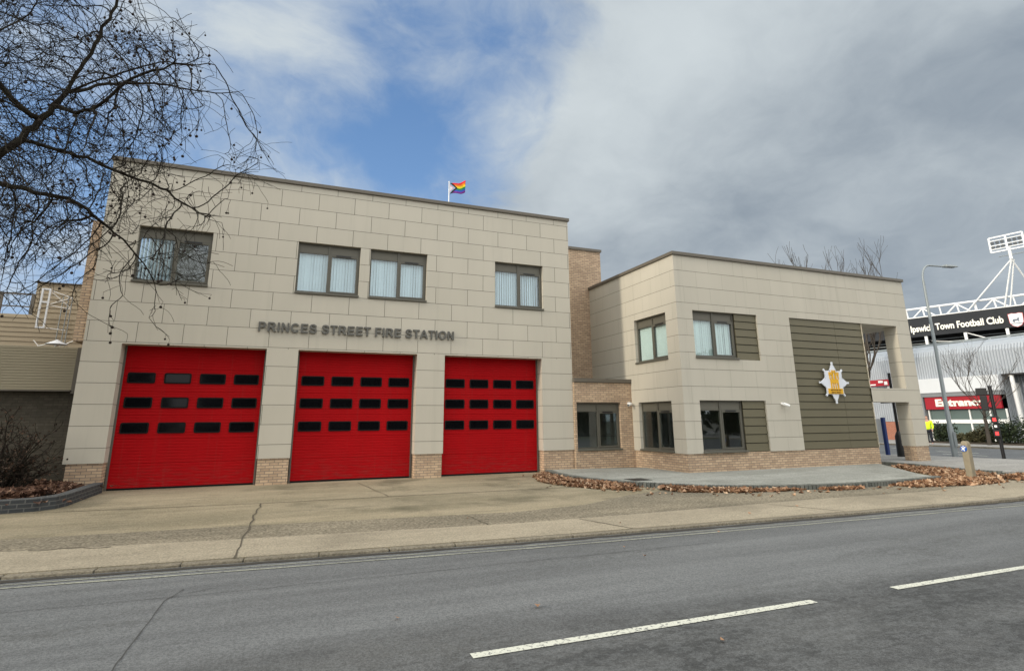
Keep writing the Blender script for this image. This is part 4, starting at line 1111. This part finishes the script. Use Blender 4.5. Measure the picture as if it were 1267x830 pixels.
bare_tree('street_tree', 'bare tree whose twig tops rise above the wing roof, left and larger of two', (24.5, 3.2, .1), 6.9, .2, 16, 2.0, 3, .42, .35, group='bare trees beyond the wing roof')
bare_tree('street_tree', 'bare tree seen through the corner opening, twigs showing above the wing roof near its end', (41.2, 12.6, .04), 4.6, .12, 10, 5.2, 4, .24, .36, group='bare trees beyond the wing roof', tipr=.010)
bare_tree('street_tree', 'young bare tree in front of the silver building beside the red entrance sign', (40.3, 4.45, .04), 2.1, .12, 10, 2.6, 4, .36, .2, tipr=.0045, kids=(2, 4))
# bare dark shrub in the planter
def shrub():
    t = thing('bare_bush', 'dark leafless tangled bush in the planter against the brown brick wall', 'bush', (-5.95, -.7, .16)); P = []; par = []
    for k in range(44):
        P.append(Vector((-5.95 + random.gauss(0, .22), -.7 + random.gauss(0, .25), .15))); par.append(-1); q = len(P) - 1
        d = Vector((random.gauss(0, .55), random.gauss(0, .5), 1)).normalized()
        L = random.uniform(.7, 1.8); idx = []
        for i in range(9):
            d = (d + Vector((random.gauss(0, .16), random.gauss(0, .16), random.gauss(-.03, .1)))).normalized(); P.append(P[q] + d * L / 9); par.append(q); q = len(P) - 1; idx.append((q, d))
        for j in range(10):
            qi, dd = random.choice(idx[2:]); dd = (dd + Vector((random.gauss(0, .7), random.gauss(0, .7), random.gauss(0, .5)))).normalized()
            for i in range(5):
                dd = (dd + Vector((random.gauss(0, .2), random.gauss(0, .2), random.gauss(0, .2)))).normalized(); P.append(P[qi] + dd * .09); par.append(qi); qi = len(P) - 1
    rad, kd = skin_tree(P, par, .006, 2.2, .03)
    a, b = MB(), MB(); tubes_from(P, par, kd, rad, a, b, .0001); a.build('branches', MAT['bark'], t)
    m = MB()
    for i in range(2200):
        p = random.choice(P); leaf_mesh(m, p + Vector((random.gauss(0, .04),) * 3), random.uniform(.03, .07), (random.gauss(0, 1), random.gauss(0, 1), random.gauss(0, 1)), random.uniform(0, 6))
    m.build('withered_leaves', leaf_mat('withered_leaf', [(0, (.020, .013, .009)), (.6, (.045, .028, .018)), (1, (.09, .05, .03))]), t)
shrub()

# hedge bushes across the side street
def bush_mesh(n, rx, ry, rz, size, mat, name, org):
    mb = MB()
    lobes = [(Vector((random.uniform(-.55, .55) * rx, random.uniform(-.5, .5) * ry, random.uniform(.25, .72) * rz)), random.uniform(.4, .62)) for _ in range(9)]
    for i in range(n):
        c, k = random.choice(lobes); v = Vector((random.gauss(0, 1), random.gauss(0, 1), random.gauss(0, 1))).normalized() * random.random() ** .35 * k
        p = c + Vector((v.x * rx, v.y * ry, v.z * rz)); p.z = max(.03, p.z)
        s = size * random.uniform(.6, 1.3); nn = Vector((random.gauss(0, 1), random.gauss(0, 1), random.gauss(.4, 1))).normalized(); x = nn.orthogonal().normalized(); x.rotate(Matrix.Rotation(random.uniform(0, 6.3), 3, nn)); y = nn.cross(x)
        mb.add([p - x * s, p - y * s * .45, p + x * s, p + y * s * .45], [(0, 1, 2, 3)])
    return mb
H = [(42.3, 8.3, 1.0, 1.25, 'hedge', 'dark green bush left of the entrance doors near the person'), (42.4, 6.9, .9, .62, 'hedge2', 'low yellowish bush in the gap in front of the entrance doors'),
     (42.3, 5.7, .95, 1.0, 'hedge2', 'low mottled bush just left of the young bare tree'), (42.2, 4.4, 1.1, 1.55, 'hedge', 'dark green bush directly behind the red pedestrian signals, left one'), (42.2, 3.1, 1.1, 1.5, 'hedge', 'tall dark green bush immediately right of the pedestrian signals'),
     (42.2, 1.8, 1.1, 1.45, 'hedge', 'dark green bush near the right edge of the picture'), (42.2, .5, 1.1, 1.6, 'hedge', 'dark green bush cut by the right edge of the picture')]
for x, y, rr, hz, mt, lb in H:
    t = thing('hedge_bush', lb, 'bush', (x, y, .04), 'bushes in front of the silver building')
    mb = bush_mesh(1500, rr * 1.0, rr * 1.0, hz, .09, MAT[mt], 'foliage', None); mb.v = [(v[0] + x, v[1] + y, v[2] + .04) for v in mb.v]; mb.build('foliage', MAT[mt], t)
    s = MB()
    for k in range(5): a = random.uniform(0, 6.3); s.tube([(x, y, .04), (x + .3 * math.cos(a), y + .3 * math.sin(a), hz * .7)], [.03, .012], 5)
    s.build('stem', MAT['bark'], t)
mb = MB(); mb.box(41.0, 44.5, -30, 9.4, .0, .12); struct(mb.build('planting_bed', MAT['soil']))

# ------------------------------------------------------------------ silver entrance building
EX = 46.0
EB_ = thing('silver_hall', 'silver corrugated stadium hall with curved eaves and glazed entrance beyond the side street', 'building', (EX, 8, 0))
prof = [(EX, 4.6), (EX, 6.3), (EX + .12, 6.62), (EX + .42, 6.9), (EX + .95, 7.1), (EX + 1.8, 7.25)]
m = MB()
for (xa, za), (xb, zb) in zip(prof[:-1], prof[1:]): m.add([(xa, 50, za), (xa, -30, za), (xb, -30, zb), (xb, 50, zb)], [(0, 1, 2, 3)], 0, False)
m.build('corrugated_wall', MAT['silver'], EB_)
m = MB(); m.quad((EX + 1.8, 50, 7.25), (EX + 1.8, -30, 7.25), (69, -30, 9.3), (69, 50, 9.3)); m.build('roof', MAT['silverroof'], EB_)
m = MB()
for y in (9.0, 5.2, 1.4, 12.6): m.tube([(EX + 1.9, y, 7.30), (58, y - 1.0, 8.3)], .05, 6)
for x, z in ((50, 7.7), (56, 8.25)): m.box(x, x + .12, -30, 50, z - .12, z)
m.build('roof_seam', MAT['steel'], EB_)
m = MB(); m.box(EX - .35, EX + .3, 6.12, 14, 3.52, 4.58); m.build('fascia', MAT['fascia'], EB_)
m = MB(); m.box(EX - .30, EX + .3, 6.14, 14, 3.22, 3.515); m.build('soffit', MAT['shadow_gray'], EB_)
m = MB(); m.box(EX + .05, EX + 1.6, -30, 6.1, 4.5, 4.595); m.build('overhang_soffit', MAT['darkroom'], EB_)
m = MB(); m.quad((EX + 1.4, 6.1, 0), (EX + 1.4, -30, 0), (EX + 1.4, -30, 4.5), (EX + 1.4, 6.1, 4.5)); m.quad((EX + .1, 6.1, 0), (EX + 1.4, 6.1, 0), (EX + 1.4, 6.1, 4.5), (EX + .1, 6.1, 4.5)); m.build('recessed_wall', MAT['silver'], EB_)
m = MB(); m.tube([(EX + .2, 5.6, 4.5), (EX + .2, 5.5, .0)], .13, 10); m.build('downpipe', MAT['white'], EB_)
m = MB(); m.box(EX + .1, EX + .25, 6.2, 11.35, 0, 2.27); m.build('entrance_glazing', MAT['teal'], EB_)
m = MB()
for y in (11.3, 9.9, 8.5, 7.2, 6.2): m.box(EX + .0, EX + .09, y - .05, y + .05, 0.04, 2.27)
m.box(EX + .02, EX + .085, 6.25, 11.25, 1.28, 1.55); m.build('glazing_bar', MAT['white'], EB_)
m = MB(); m.box(EX + .3, EX + .5, 11.3, 50, 1.41, 4.58); m.build('side_wall', MAT['silver'], EB_); MB().box(EX - .3, EX + .29, 11.4, 11.9, 0, 3.2).build('column', MAT['shadow_gray'], EB_)
m = MB(); m.box(EX + 2, 68, -29, 49, 0, 7.2); m.build('hall_body', MAT['darkroom'], EB_)
t = thing('entrance_sign', 'long red sign board with white lettering over the glazed entrance', 'sign', (EX - .2, 8.8, 2.3))
m = MB(); m.box(EX - .22, EX - .05, 6.3, 11.32, 2.30, 3.19); m.build('board', MAT['sred'], t)
# mirrored frame: text reads towards -X
def text_side(body, ya, yb, z0, cap, x, depth, bold=.03):
    m = MB(lambda p: (x + p[1], -p[0], p[2])); lettering(m, body, -ya, -yb, z0, cap, 0, depth, bold); return m
text_side('Entrance', 10.55, 7.25, 2.50, .54, EX - .27, .05, .05).build('lettering', MAT['offwhite'], t)
m = MB(lambda p: (45.4 + p[1], -p[0], p[2])); m.box(-15.8, -13.6, 0, .12, 4.25, 4.75)
t = thing('red_banner', 'red and white banner seen through the upper corner opening of the station', 'banner', (45.4, 14.7, 4.25)); m.build('board', MAT['sred'], t)
m = MB(lambda p: (45.37 + p[1], -p[0], p[2])); m.box(-15.6, -15.45, 0, .03, 4.32, 4.68); m.box(-15.2, -14.75, 0, .03, 4.32, 4.42); m.box(-14.5, -14.1, 0, .03, 4.5, 4.66); m.box(-14.0, -13.75, 0, .03, 4.32, 4.6); m.build('white_shapes', MAT['white'], t)
m = MB(); m.box(44.6, 44.9, 12.3, 30, 0, 1.4); tag(m.build('brick_wall', MAT['rbrick']), 'low red brick wall seen through the lower corner opening of the station', 'wall')

# ------------------------------------------------------------------ stadium stand (local frame along its front)
a0 = Vector((70, 27.2, 0)); dd = Vector((3.2, -10.4, 0)).normalized(); nn = Vector((-dd.y, dd.x, 0))   # nn points away from the viewer? fix below
if nn.x < 0: nn = -nn
def stT(p): q = a0 + dd * p[0] + nn * p[1]; return (q.x, q.y, p[2])
SD_ = thing('stadium_stand', 'football stand with charcoal fascia under a white roof truss beyond the silver hall', 'stadium', (70, 27.2, 0))
m = MB(stT); m.box(-30, 30, 0, .4, 11.15, 13.40); m.build('fascia', MAT['charcoal'], SD_)
m = MB(stT); m.box(-30, 30, 3, 3.4, 0, 13.0); m.box(-30, 30, .41, 12, 13.1, 13.35); m.build('dark_stand', MAT['darkroom'], SD_)
m = MB(stT)
for z in (9.7, 10.05, 10.4, 10.75): m.box(-30, 30, 1.2, 1.3, z, z + .06)
m.build('seating_rail', MAT['steel'], SD_)
tr = MB(stT)
tr.bar((-30, .2, 14.55), (30, .2, 14.55), .13); tr.bar((-30, .2, 13.47), (30, .2, 13.47), .08)
for k in range(-8, 9):
    c = 5.03 + 3.45 * k
    if k % 1 == 0:
        apex = c - 1.72 if False else c
    tr.bar((c - 1.72, .2, 14.5), (c - 1.72, .2, 13.45), .09) if k % 2 else None
for k in range(-8, 9):
    c = 1.75 + 3.36 * k
    if k % 1 == 0:
        tr.bar((c, .2, 14.1 if False else 14.5), (c - 1.1, .2, 13.45), .09); tr.bar((c, .2, 14.5), (c + 1.2, .2, 13.45), .09); tr.bar((c, .2, 14.5), (c + .12, .2, 13.45), .09)
        tr.bar((c + 1.68, .2, 14.5), (c + 1.76, .2, 13.45), .08)
tr.build('roof_truss', MAT['white'], SD_)
m = MB(stT)
for s in (1.64, 5.42, 9.11, -2.2, 12.9): m.box(s - .14, s + .14, .05, .35, 8.9, 11.14)
m.bar((5.5, .2, 11.1), (7.6, .2, 10.1), .07); m.bar((2.0, .6, 10.6), (5.2, .6, 10.1), .05); m.build('support_stub', MAT['white'], SD_)
t = thing('stand_lettering', 'large white lettering on the charcoal fascia of the stand', 'sign', tuple(stT((0, 0, 11.7))))
m = MB(stT); lettering(m, 'Ipswich Town Football Club', .28, 9.0, 11.72, .78, -.1, .08, .028); m.build('letters', MAT['offwhite'], t)
t = thing('shield_sign', 'white and red shield crest at the right end of the charcoal fascia', 'crest', tuple(stT((10, 0, 11.2))))
def shield(w, h, k): return [(10.05 - w, 11.9 + h * .9), (10.05 - w * .5, 11.9 + h), (10.05, 11.9 + h * .92), (10.05 + w * .5, 11.9 + h), (10.05 + w, 11.9 + h * .9), (10.05 + w * .93, 11.9 - h * .35), (10.05 + w * .6, 11.9 - h * .78), (10.05, 11.9 - h), (10.05 - w * .6, 11.9 - h * .78), (10.05 - w * .93, 11.9 - h * .35)]
m = MB(stT); m.slab_xz(shield(.64, .78, 0), -.08, -.01); m.build('red_border', simple('faded_red', (.50, .10, .12), .5, .05), t)
m = MB(stT); m.slab_xz(shield(.585, .72, 0), -.11, -.081); m.build('white_field', MAT['white'], t)
m = MB(stT); 
m.slab_xz([(9.72, 11.78), (9.78, 12.0), (9.95, 12.02), (10.12, 12.0), (10.2, 12.16), (10.34, 12.1), (10.3, 12.02), (10.26, 11.9), (10.3, 11.68), (10.22, 11.66), (10.18, 11.82), (9.92, 11.82), (9.9, 11.66), (9.82, 11.66)], -.13, -.111)
m.box(9.6, 10.5, -.128, -.111, 11.5, 11.58); m.build('charge', simple('slate_blue', (.13, .15, .19), .6, .05), t)

# floodlight
FLs = 8.55; base = Vector(stT((FLs, 1.5, 13.4)))
t = thing('floodlight_tower', 'white floodlight head on braced white legs above the stand roof', 'floodlight', tuple(base))
vd = Vector((72, 16.5, 0)) - Vector((0, -17.78, 0)); vd.z = 0; vd.normalize(); vr = Vector((vd.y, -vd.x, 0))
yaw = R(-14); vr2 = vr * math.cos(yaw) + vd * math.sin(yaw)
cpos = Vector((72, 16.52, 20.25))
def flT(p): q = cpos + vr2 * p[0] + Vector((vr2.y, -vr2.x, 0)) * -p[1] + Vector((0, 0, p[2])); return (q.x, q.y, q.z)
m = MB(flT)
hw, hh = 1.45, .82
for z in (-hh, hh): m.box(-hw, hw, -.08, .08, z - .07, z + .07)
for x in (-hw, 0, hw): m.box(x - .08, x + .08, -.07, .07, -hh, hh)
for z in (.45, -.1, -.5): m.box(-hw, hw, -.05, .05, z - .04, z + .04)
m.build('head_frame', MAT['white'], t)
m = MB(flT)
for ix in range(6):
    for iz in range(2):
        cx0 = -1.18 + ix * .43 + (.2 if ix > 2 else 0) - .02; cz = .18 - iz * .5
        m.tube([(cx0, -.05, cz), (cx0, .22, cz + .05)], [.19, .12], 10)
m.build('lamps', MAT['lampglass'], t)
m = MB(); top = Vector((72.1, 16.45, 18.35))
m.tube([top, top + Vector((0, 0, 1.3))], .16, 8)
for s, y in ((5.9, .2), (9.25, .2), (12.2, 3.)):
    m.tube([top, Vector(stT((s, y, 13.4)))], .085, 8)
m.tube([top + Vector((.25, -.1, 0)), Vector(stT((9.7, .4, 13.4)))], .08, 6)
m.build('leg', MAT['white'], t)
m = MB(); q = top + Vector((0, 0, .5)); m.tube([q - vr2 * 1.0, q + vr2 * 1.1], .05, 6); m.build('cross_arm', MAT['steel'], t)

# ------------------------------------------------------------------ street furniture on the right
t = thing('street_lamp', 'tall grey steel street lamp with curved top and flat lantern by the corner pavement', 'street lamp', (26.25, -1.93, .0))
m = MB(); pts = [(26.25, -1.93, .0), (26.25, -1.93, 1.3), (26.25, -1.93, 1.35), (26.25, -1.93, 7.6)]
arc = [(26.25 + .55 * (1 - math.cos(R(a))), -1.93, 7.75 + .55 * math.sin(R(a)) + .0015 * a) for a in range(0, 91, 15)]
m.tube(pts + arc + [(28.1, -1.93, 8.50)], [.11, .11, .085, .05] + [.042] * 7 + [.036], 12); m.build('pole', MAT['steel'], t)
m = MB(); m.add([(27.95, -2.06, 8.47), (28.75, -2.09, 8.52), (28.75, -1.77, 8.52), (27.95, -1.80, 8.47), (27.95, -2.03, 8.58), (28.62, -2.03, 8.60), (28.62, -1.83, 8.60), (27.95, -1.83, 8.58)], [(0, 3, 2, 1), (4, 5, 6, 7), (0, 1, 5, 4), (1, 2, 6, 5), (2, 3, 7, 6), (3, 0, 4, 7)]); m.build('lantern', MAT['steel'], t, bevel=.02)
m = MB(); m.box(26.16, 26.34, -2.065, -2.05, .5, 1.1); m.build('access_door', MAT['steel'], t)

BX, BY = 17.62, -7.46
t = thing('bollard', 'weathered square post with a round blue sign near its top', 'bollard', (BX, BY, 0))
m = MB(); w = .085
m.add([(BX - w, BY - w, -.05), (BX + w, BY - w, -.05), (BX + w, BY + w, -.05), (BX - w, BY + w, -.05), (BX - w, BY - w, .98), (BX + w, BY - w, .98), (BX + w, BY + w, .98), (BX - w, BY + w, .98), (BX - .06, BY - .06, 1.06), (BX + .06, BY - .06, 1.06), (BX + .06, BY + .06, 1.06), (BX - .06, BY + .06, 1.06)],
      [(0, 1, 5, 4), (1, 2, 6, 5), (2, 3, 7, 6), (3, 0, 4, 7), (4, 5, 9, 8), (5, 6, 10, 9), (6, 7, 11, 10), (7, 4, 8, 11), (8, 9, 10, 11)]); m.build('post', MAT['post'], t, bevel=.02)
bT = lambda p: (BX - w - .016 + p[1], BY - p[0] + .01, p[2])
m = MB(bT); n = 20; sx, sz = 0., .86
m.slab_xz([(sx + 1 * .082 * math.cos(2 * math.pi * k / n), sz + 1 * .082 * math.sin(2 * math.pi * k / n)) for k in range(n)], 0, .012); s_o = m.build('blue_sign', MAT['bluesign'], t)
m = MB(bT); m.slab_xz([(-.05, .045 + sz), (.0, .03 + sz), (.045, .05 + sz), (.06, .03 + sz), (.015, .0 + sz), (.03, -.06 + sz), (.005, -.065 + sz), (-.01, -.02 + sz), (-.045, -.05 + sz), (-.06, -.035 + sz), (-.02, .005 + sz), (-.06, .03 + sz)], -.004, .001); m.box(-.012, .012, -.004, 0, sz + .05, sz + .074); m.build('white_figure', MAT['white'], s_o)

TX, TY = 26.88, -3.35
def box_facing(m, c, w, h, d, ang, m_i=0):
    ca, sa = math.cos(ang), math.sin(ang)
    old = m.T; m.T = lambda p: (c[0] + p[0] * ca - p[1] * sa, c[1] + p[0] * sa + p[1] * ca, c[2] + p[2]); m.box(-w / 2, w / 2, -d / 2, d / 2, -h / 2, h / 2, m_i); m.T = old
AN = math.atan2(-TX, TY + 17.78) * 1.0 ; AN = -math.atan2(TX, TY + 17.78)
t = thing('pedestrian_signal', 'black signal post showing two red lights, with a dark signal head seen from behind', 'traffic light', (TX, TY, .0))
m = MB(); m.tube([(TX, TY, .0), (TX, TY, 2.9)], .062, 12); m.tube([(TX, TY, 2.9), (TX, TY, 2.96)], [.09, .06], 12); m.build('pole', MAT['black'], t)
r3 = Vector((math.cos(AN), math.sin(AN), 0)); f3 = Vector((math.sin(AN), -math.cos(AN), 0))
for zc in (1.60, 1.06):
    c = Vector((TX, TY, zc)) + f3 * .16 - r3 * .06
    m = MB(); box_facing(m, c, .22, .28, .16, AN); hb = m.build('signal_box', MAT['black'], t, bevel=.015)
    m = MB(); cc = c + f3 * .085
    box_facing(m, cc + Vector((0, 0, .0)), .10, .13, .012, AN); m.build('red_light', MAT['redlamp'], hb)
m = MB(); c = Vector((TX, TY, 1.34)) + f3 * .12 - r3 * .06; box_facing(m, c, .18, .18, .10, AN); hb = m.build('push_button_unit', MAT['black'], t)
m = MB(); box_facing(m, c + f3 * .055, .08, .08, .01, AN); m.build('lit_panel', MAT['whitelamp'], hb)
hc = Vector((TX, TY, 2.42)) - r3 * .30
m = MB(); box_facing(m, hc + Vector((0, 0, .30)), .36, .30, .10, AN); box_facing(m, hc - Vector((0, 0, .16)) + r3 * .03, .23, .60, .22, AN); m.build('signal_head', MAT['black'], t, bevel=.02)
m = MB(); m.bar(hc + Vector((0, 0, .2)), (TX, TY, 2.6), .03); m.bar(hc - Vector((0, 0, .3)), (TX, TY, 2.05), .03); m.build('bracket', MAT['black'], t)

t = thing('signal_pole', 'black pole with a wide dark base seen through the lower corner opening', 'pole', (24.42, -.95, .11))
m = MB(); m.tube([(24.42, -.95, .11), (24.42, -.95, 3.6)], .055, 10); m.build('pole', MAT['black'], t)
m = MB(); m.tube([(24.42, -.95, .105), (24.42, -.95, .95), (24.42, -.95, 1.15)], [.17, .15, .056], 12); m.build('base_sleeve', MAT['black'], t)
m = MB(); m.tube([(24.40, -.95, 2.35), (23.7, -.9, 2.32)], .025, 6); m.build('arm', MAT['black'], t)
t = thing('blue_post_sign', 'blue post holding a pale grey board seen through the lower corner opening', 'sign post', (25.0, .06, .11))
m = MB(); m.box(24.93, 25.07, .0, .12, .11, 1.72); m.build('post', MAT['blue'], t)
m = MB(); m.box(24.97, 25.03, .122, .52, .62, 1.66); m.build('board', MAT['fascia'], t)
tag(MB().box(23.2, 25.0, .62, .74, .10, .22).build('timber_baulk', MAT['black']), 'low dark beam lying across the pavement behind the white pillar', 'beam')

# person in hi-vis
def skin_body(name, pts, edges, mat, parent, sub=2):
    me = bpy.data.meshes.new(name); me.from_pydata([p[:3] for p in pts], edges, [])
    o = bpy.data.objects.new(name, me); COL.objects.link(o)
    md = o.modifiers.new('skin', 'SKIN'); 
    for i, p in enumerate(pts): me.skin_vertices[0].data[i].radius = (p[3], p[4] if len(p) > 4 else p[3])
    me.skin_vertices[0].data[0].use_root = True
    sb = o.modifiers.new('sub', 'SUBSURF'); sb.levels = sub; sb.render_levels = sub
    dg = bpy.context.evaluated_depsgraph_get(); m2 = bpy.data.meshes.new_from_object(o.evaluated_get(dg))
    bpy.data.objects.remove(o); bpy.data.meshes.remove(me)
    m2.materials.clear(); m2.materials.append(mat); m2.name = name
    for p in m2.polygons: p.use_smooth = True
    ob = bpy.data.objects.new(name, m2); COL.objects.link(ob); ob.parent = parent
    return ob
t = thing('person', 'person in a bright yellow hi-vis jacket and dark trousers standing beyond the pillar', 'person', (38.6, 6.84, .045)); t.rotation_euler = (0, 0, R(-75))
body = [(0, 0, .95, .14, .10), (0, 0, 1.15, .13, .10), (0, .01, 1.38, .15, .10), (0, .01, 1.50, .06, .06), (0, 0, 1.57, .055, .06), (0, -.02, 1.66, .085, .10), (0, -.01, 1.76, .06, .075),
        (-.10, 0, .88, .085), (-.11, -.02, .50, .06), (-.11, .02, .10, .045), (-.11, -.13, .05, .035), (.10, 0, .88, .085), (.11, -.03, .50, .06), (.12, .03, .10, .045), (.12, -.12, .05, .035),
        (-.19, .01, 1.42, .055), (-.25, .02, 1.14, .042), (-.24, -.08, .90, .032), (-.23, -.12, .80, .03), (.19, .01, 1.42, .055), (.25, .02, 1.14, .042), (.24, -.08, .90, .032), (.23, -.12, .80, .03)]
ed = [(0, 1), (1, 2), (2, 3), (3, 4), (4, 5), (5, 6), (0, 7), (7, 8), (8, 9), (9, 10), (0, 11), (11, 12), (12, 13), (13, 14), (2, 15), (15, 16), (16, 17), (17, 18), (2, 19), (19, 20), (20, 21), (21, 22)]
skin_body('body', body, ed, MAT['skin'], t)
skin_body('jacket', [(0, 0, .86, .19, .15), (0, 0, 1.1, .17, .14), (0, .01, 1.38, .19, .14), (0, .01, 1.49, .08, .08), (-.21, .01, 1.42, .08), (-.27, .02, 1.14, .065), (-.25, -.07, .92, .055), (.21, .01, 1.42, .08), (.27, .02, 1.14, .065), (.25, -.07, .92, .055)], [(0, 1), (1, 2), (2, 3), (2, 4), (4, 5), (5, 6), (2, 7), (7, 8), (8, 9)], MAT['hivis'], t)
skin_body('trousers', [(0, 0, .92, .16, .12), (-.10, 0, .84, .105), (-.11, -.02, .50, .08), (-.11, .02, .08, .065), (.10, 0, .84, .105), (.11, -.03, .50, .08), (.12, .03, .08, .065)], [(0, 1), (1, 2), (2, 3), (0, 4), (4, 5), (5, 6)], MAT['trouser'], t)
skin_body('hair', [(0, .03, 1.70, .085, .095), (0, .01, 1.775, .075, .09)], [(0, 1)], MAT['hair'], t)

# ------------------------------------------------------------------ the other side of the street (seen in the window reflections)
OB = thing('office_block', 'pale banded office block across the road, mirrored in the upper wing window', 'office', (20, -60, 0))
m = MB(); 
for k in range(5): m.box(-10, 45, -66, -58, k * 3.2 + 1.2, k * 3.2 + 3.0)
m.build('band', MAT['office'], OB)
m = MB(); m.box(-9.5, 44.5, -65.8, -58.4, 0, 15.8); m.build('glazing', MAT['teal'], OB)
mb = MB()
for k in range(9):
    cx0, cy0 = -34 + k * 11 + random.uniform(-2, 2), -40 + random.uniform(-4, 3); hz = random.uniform(5, 8.5)
    b = bush_mesh(1300, 5.0, 4.0, hz, .55, None, '', None); mb.add([(v[0] + cx0, v[1] + cy0, v[2]) for v in b.v], b.f)
o = mb.build('tree_belt', MAT['hedge']); tag(o, 'belt of dark evergreen trees across the road, mirrored in the lower windows', 'trees', kind='stuff')
sheet('verge', [(-60, -34), (80, -34), (80, -28), (-60, -28)], -.04, simple('grass_verge', (.06, .09, .03), .95, .3, 3))
for o in bpy.data.objects:
    if '_w' in o: del o['_w']
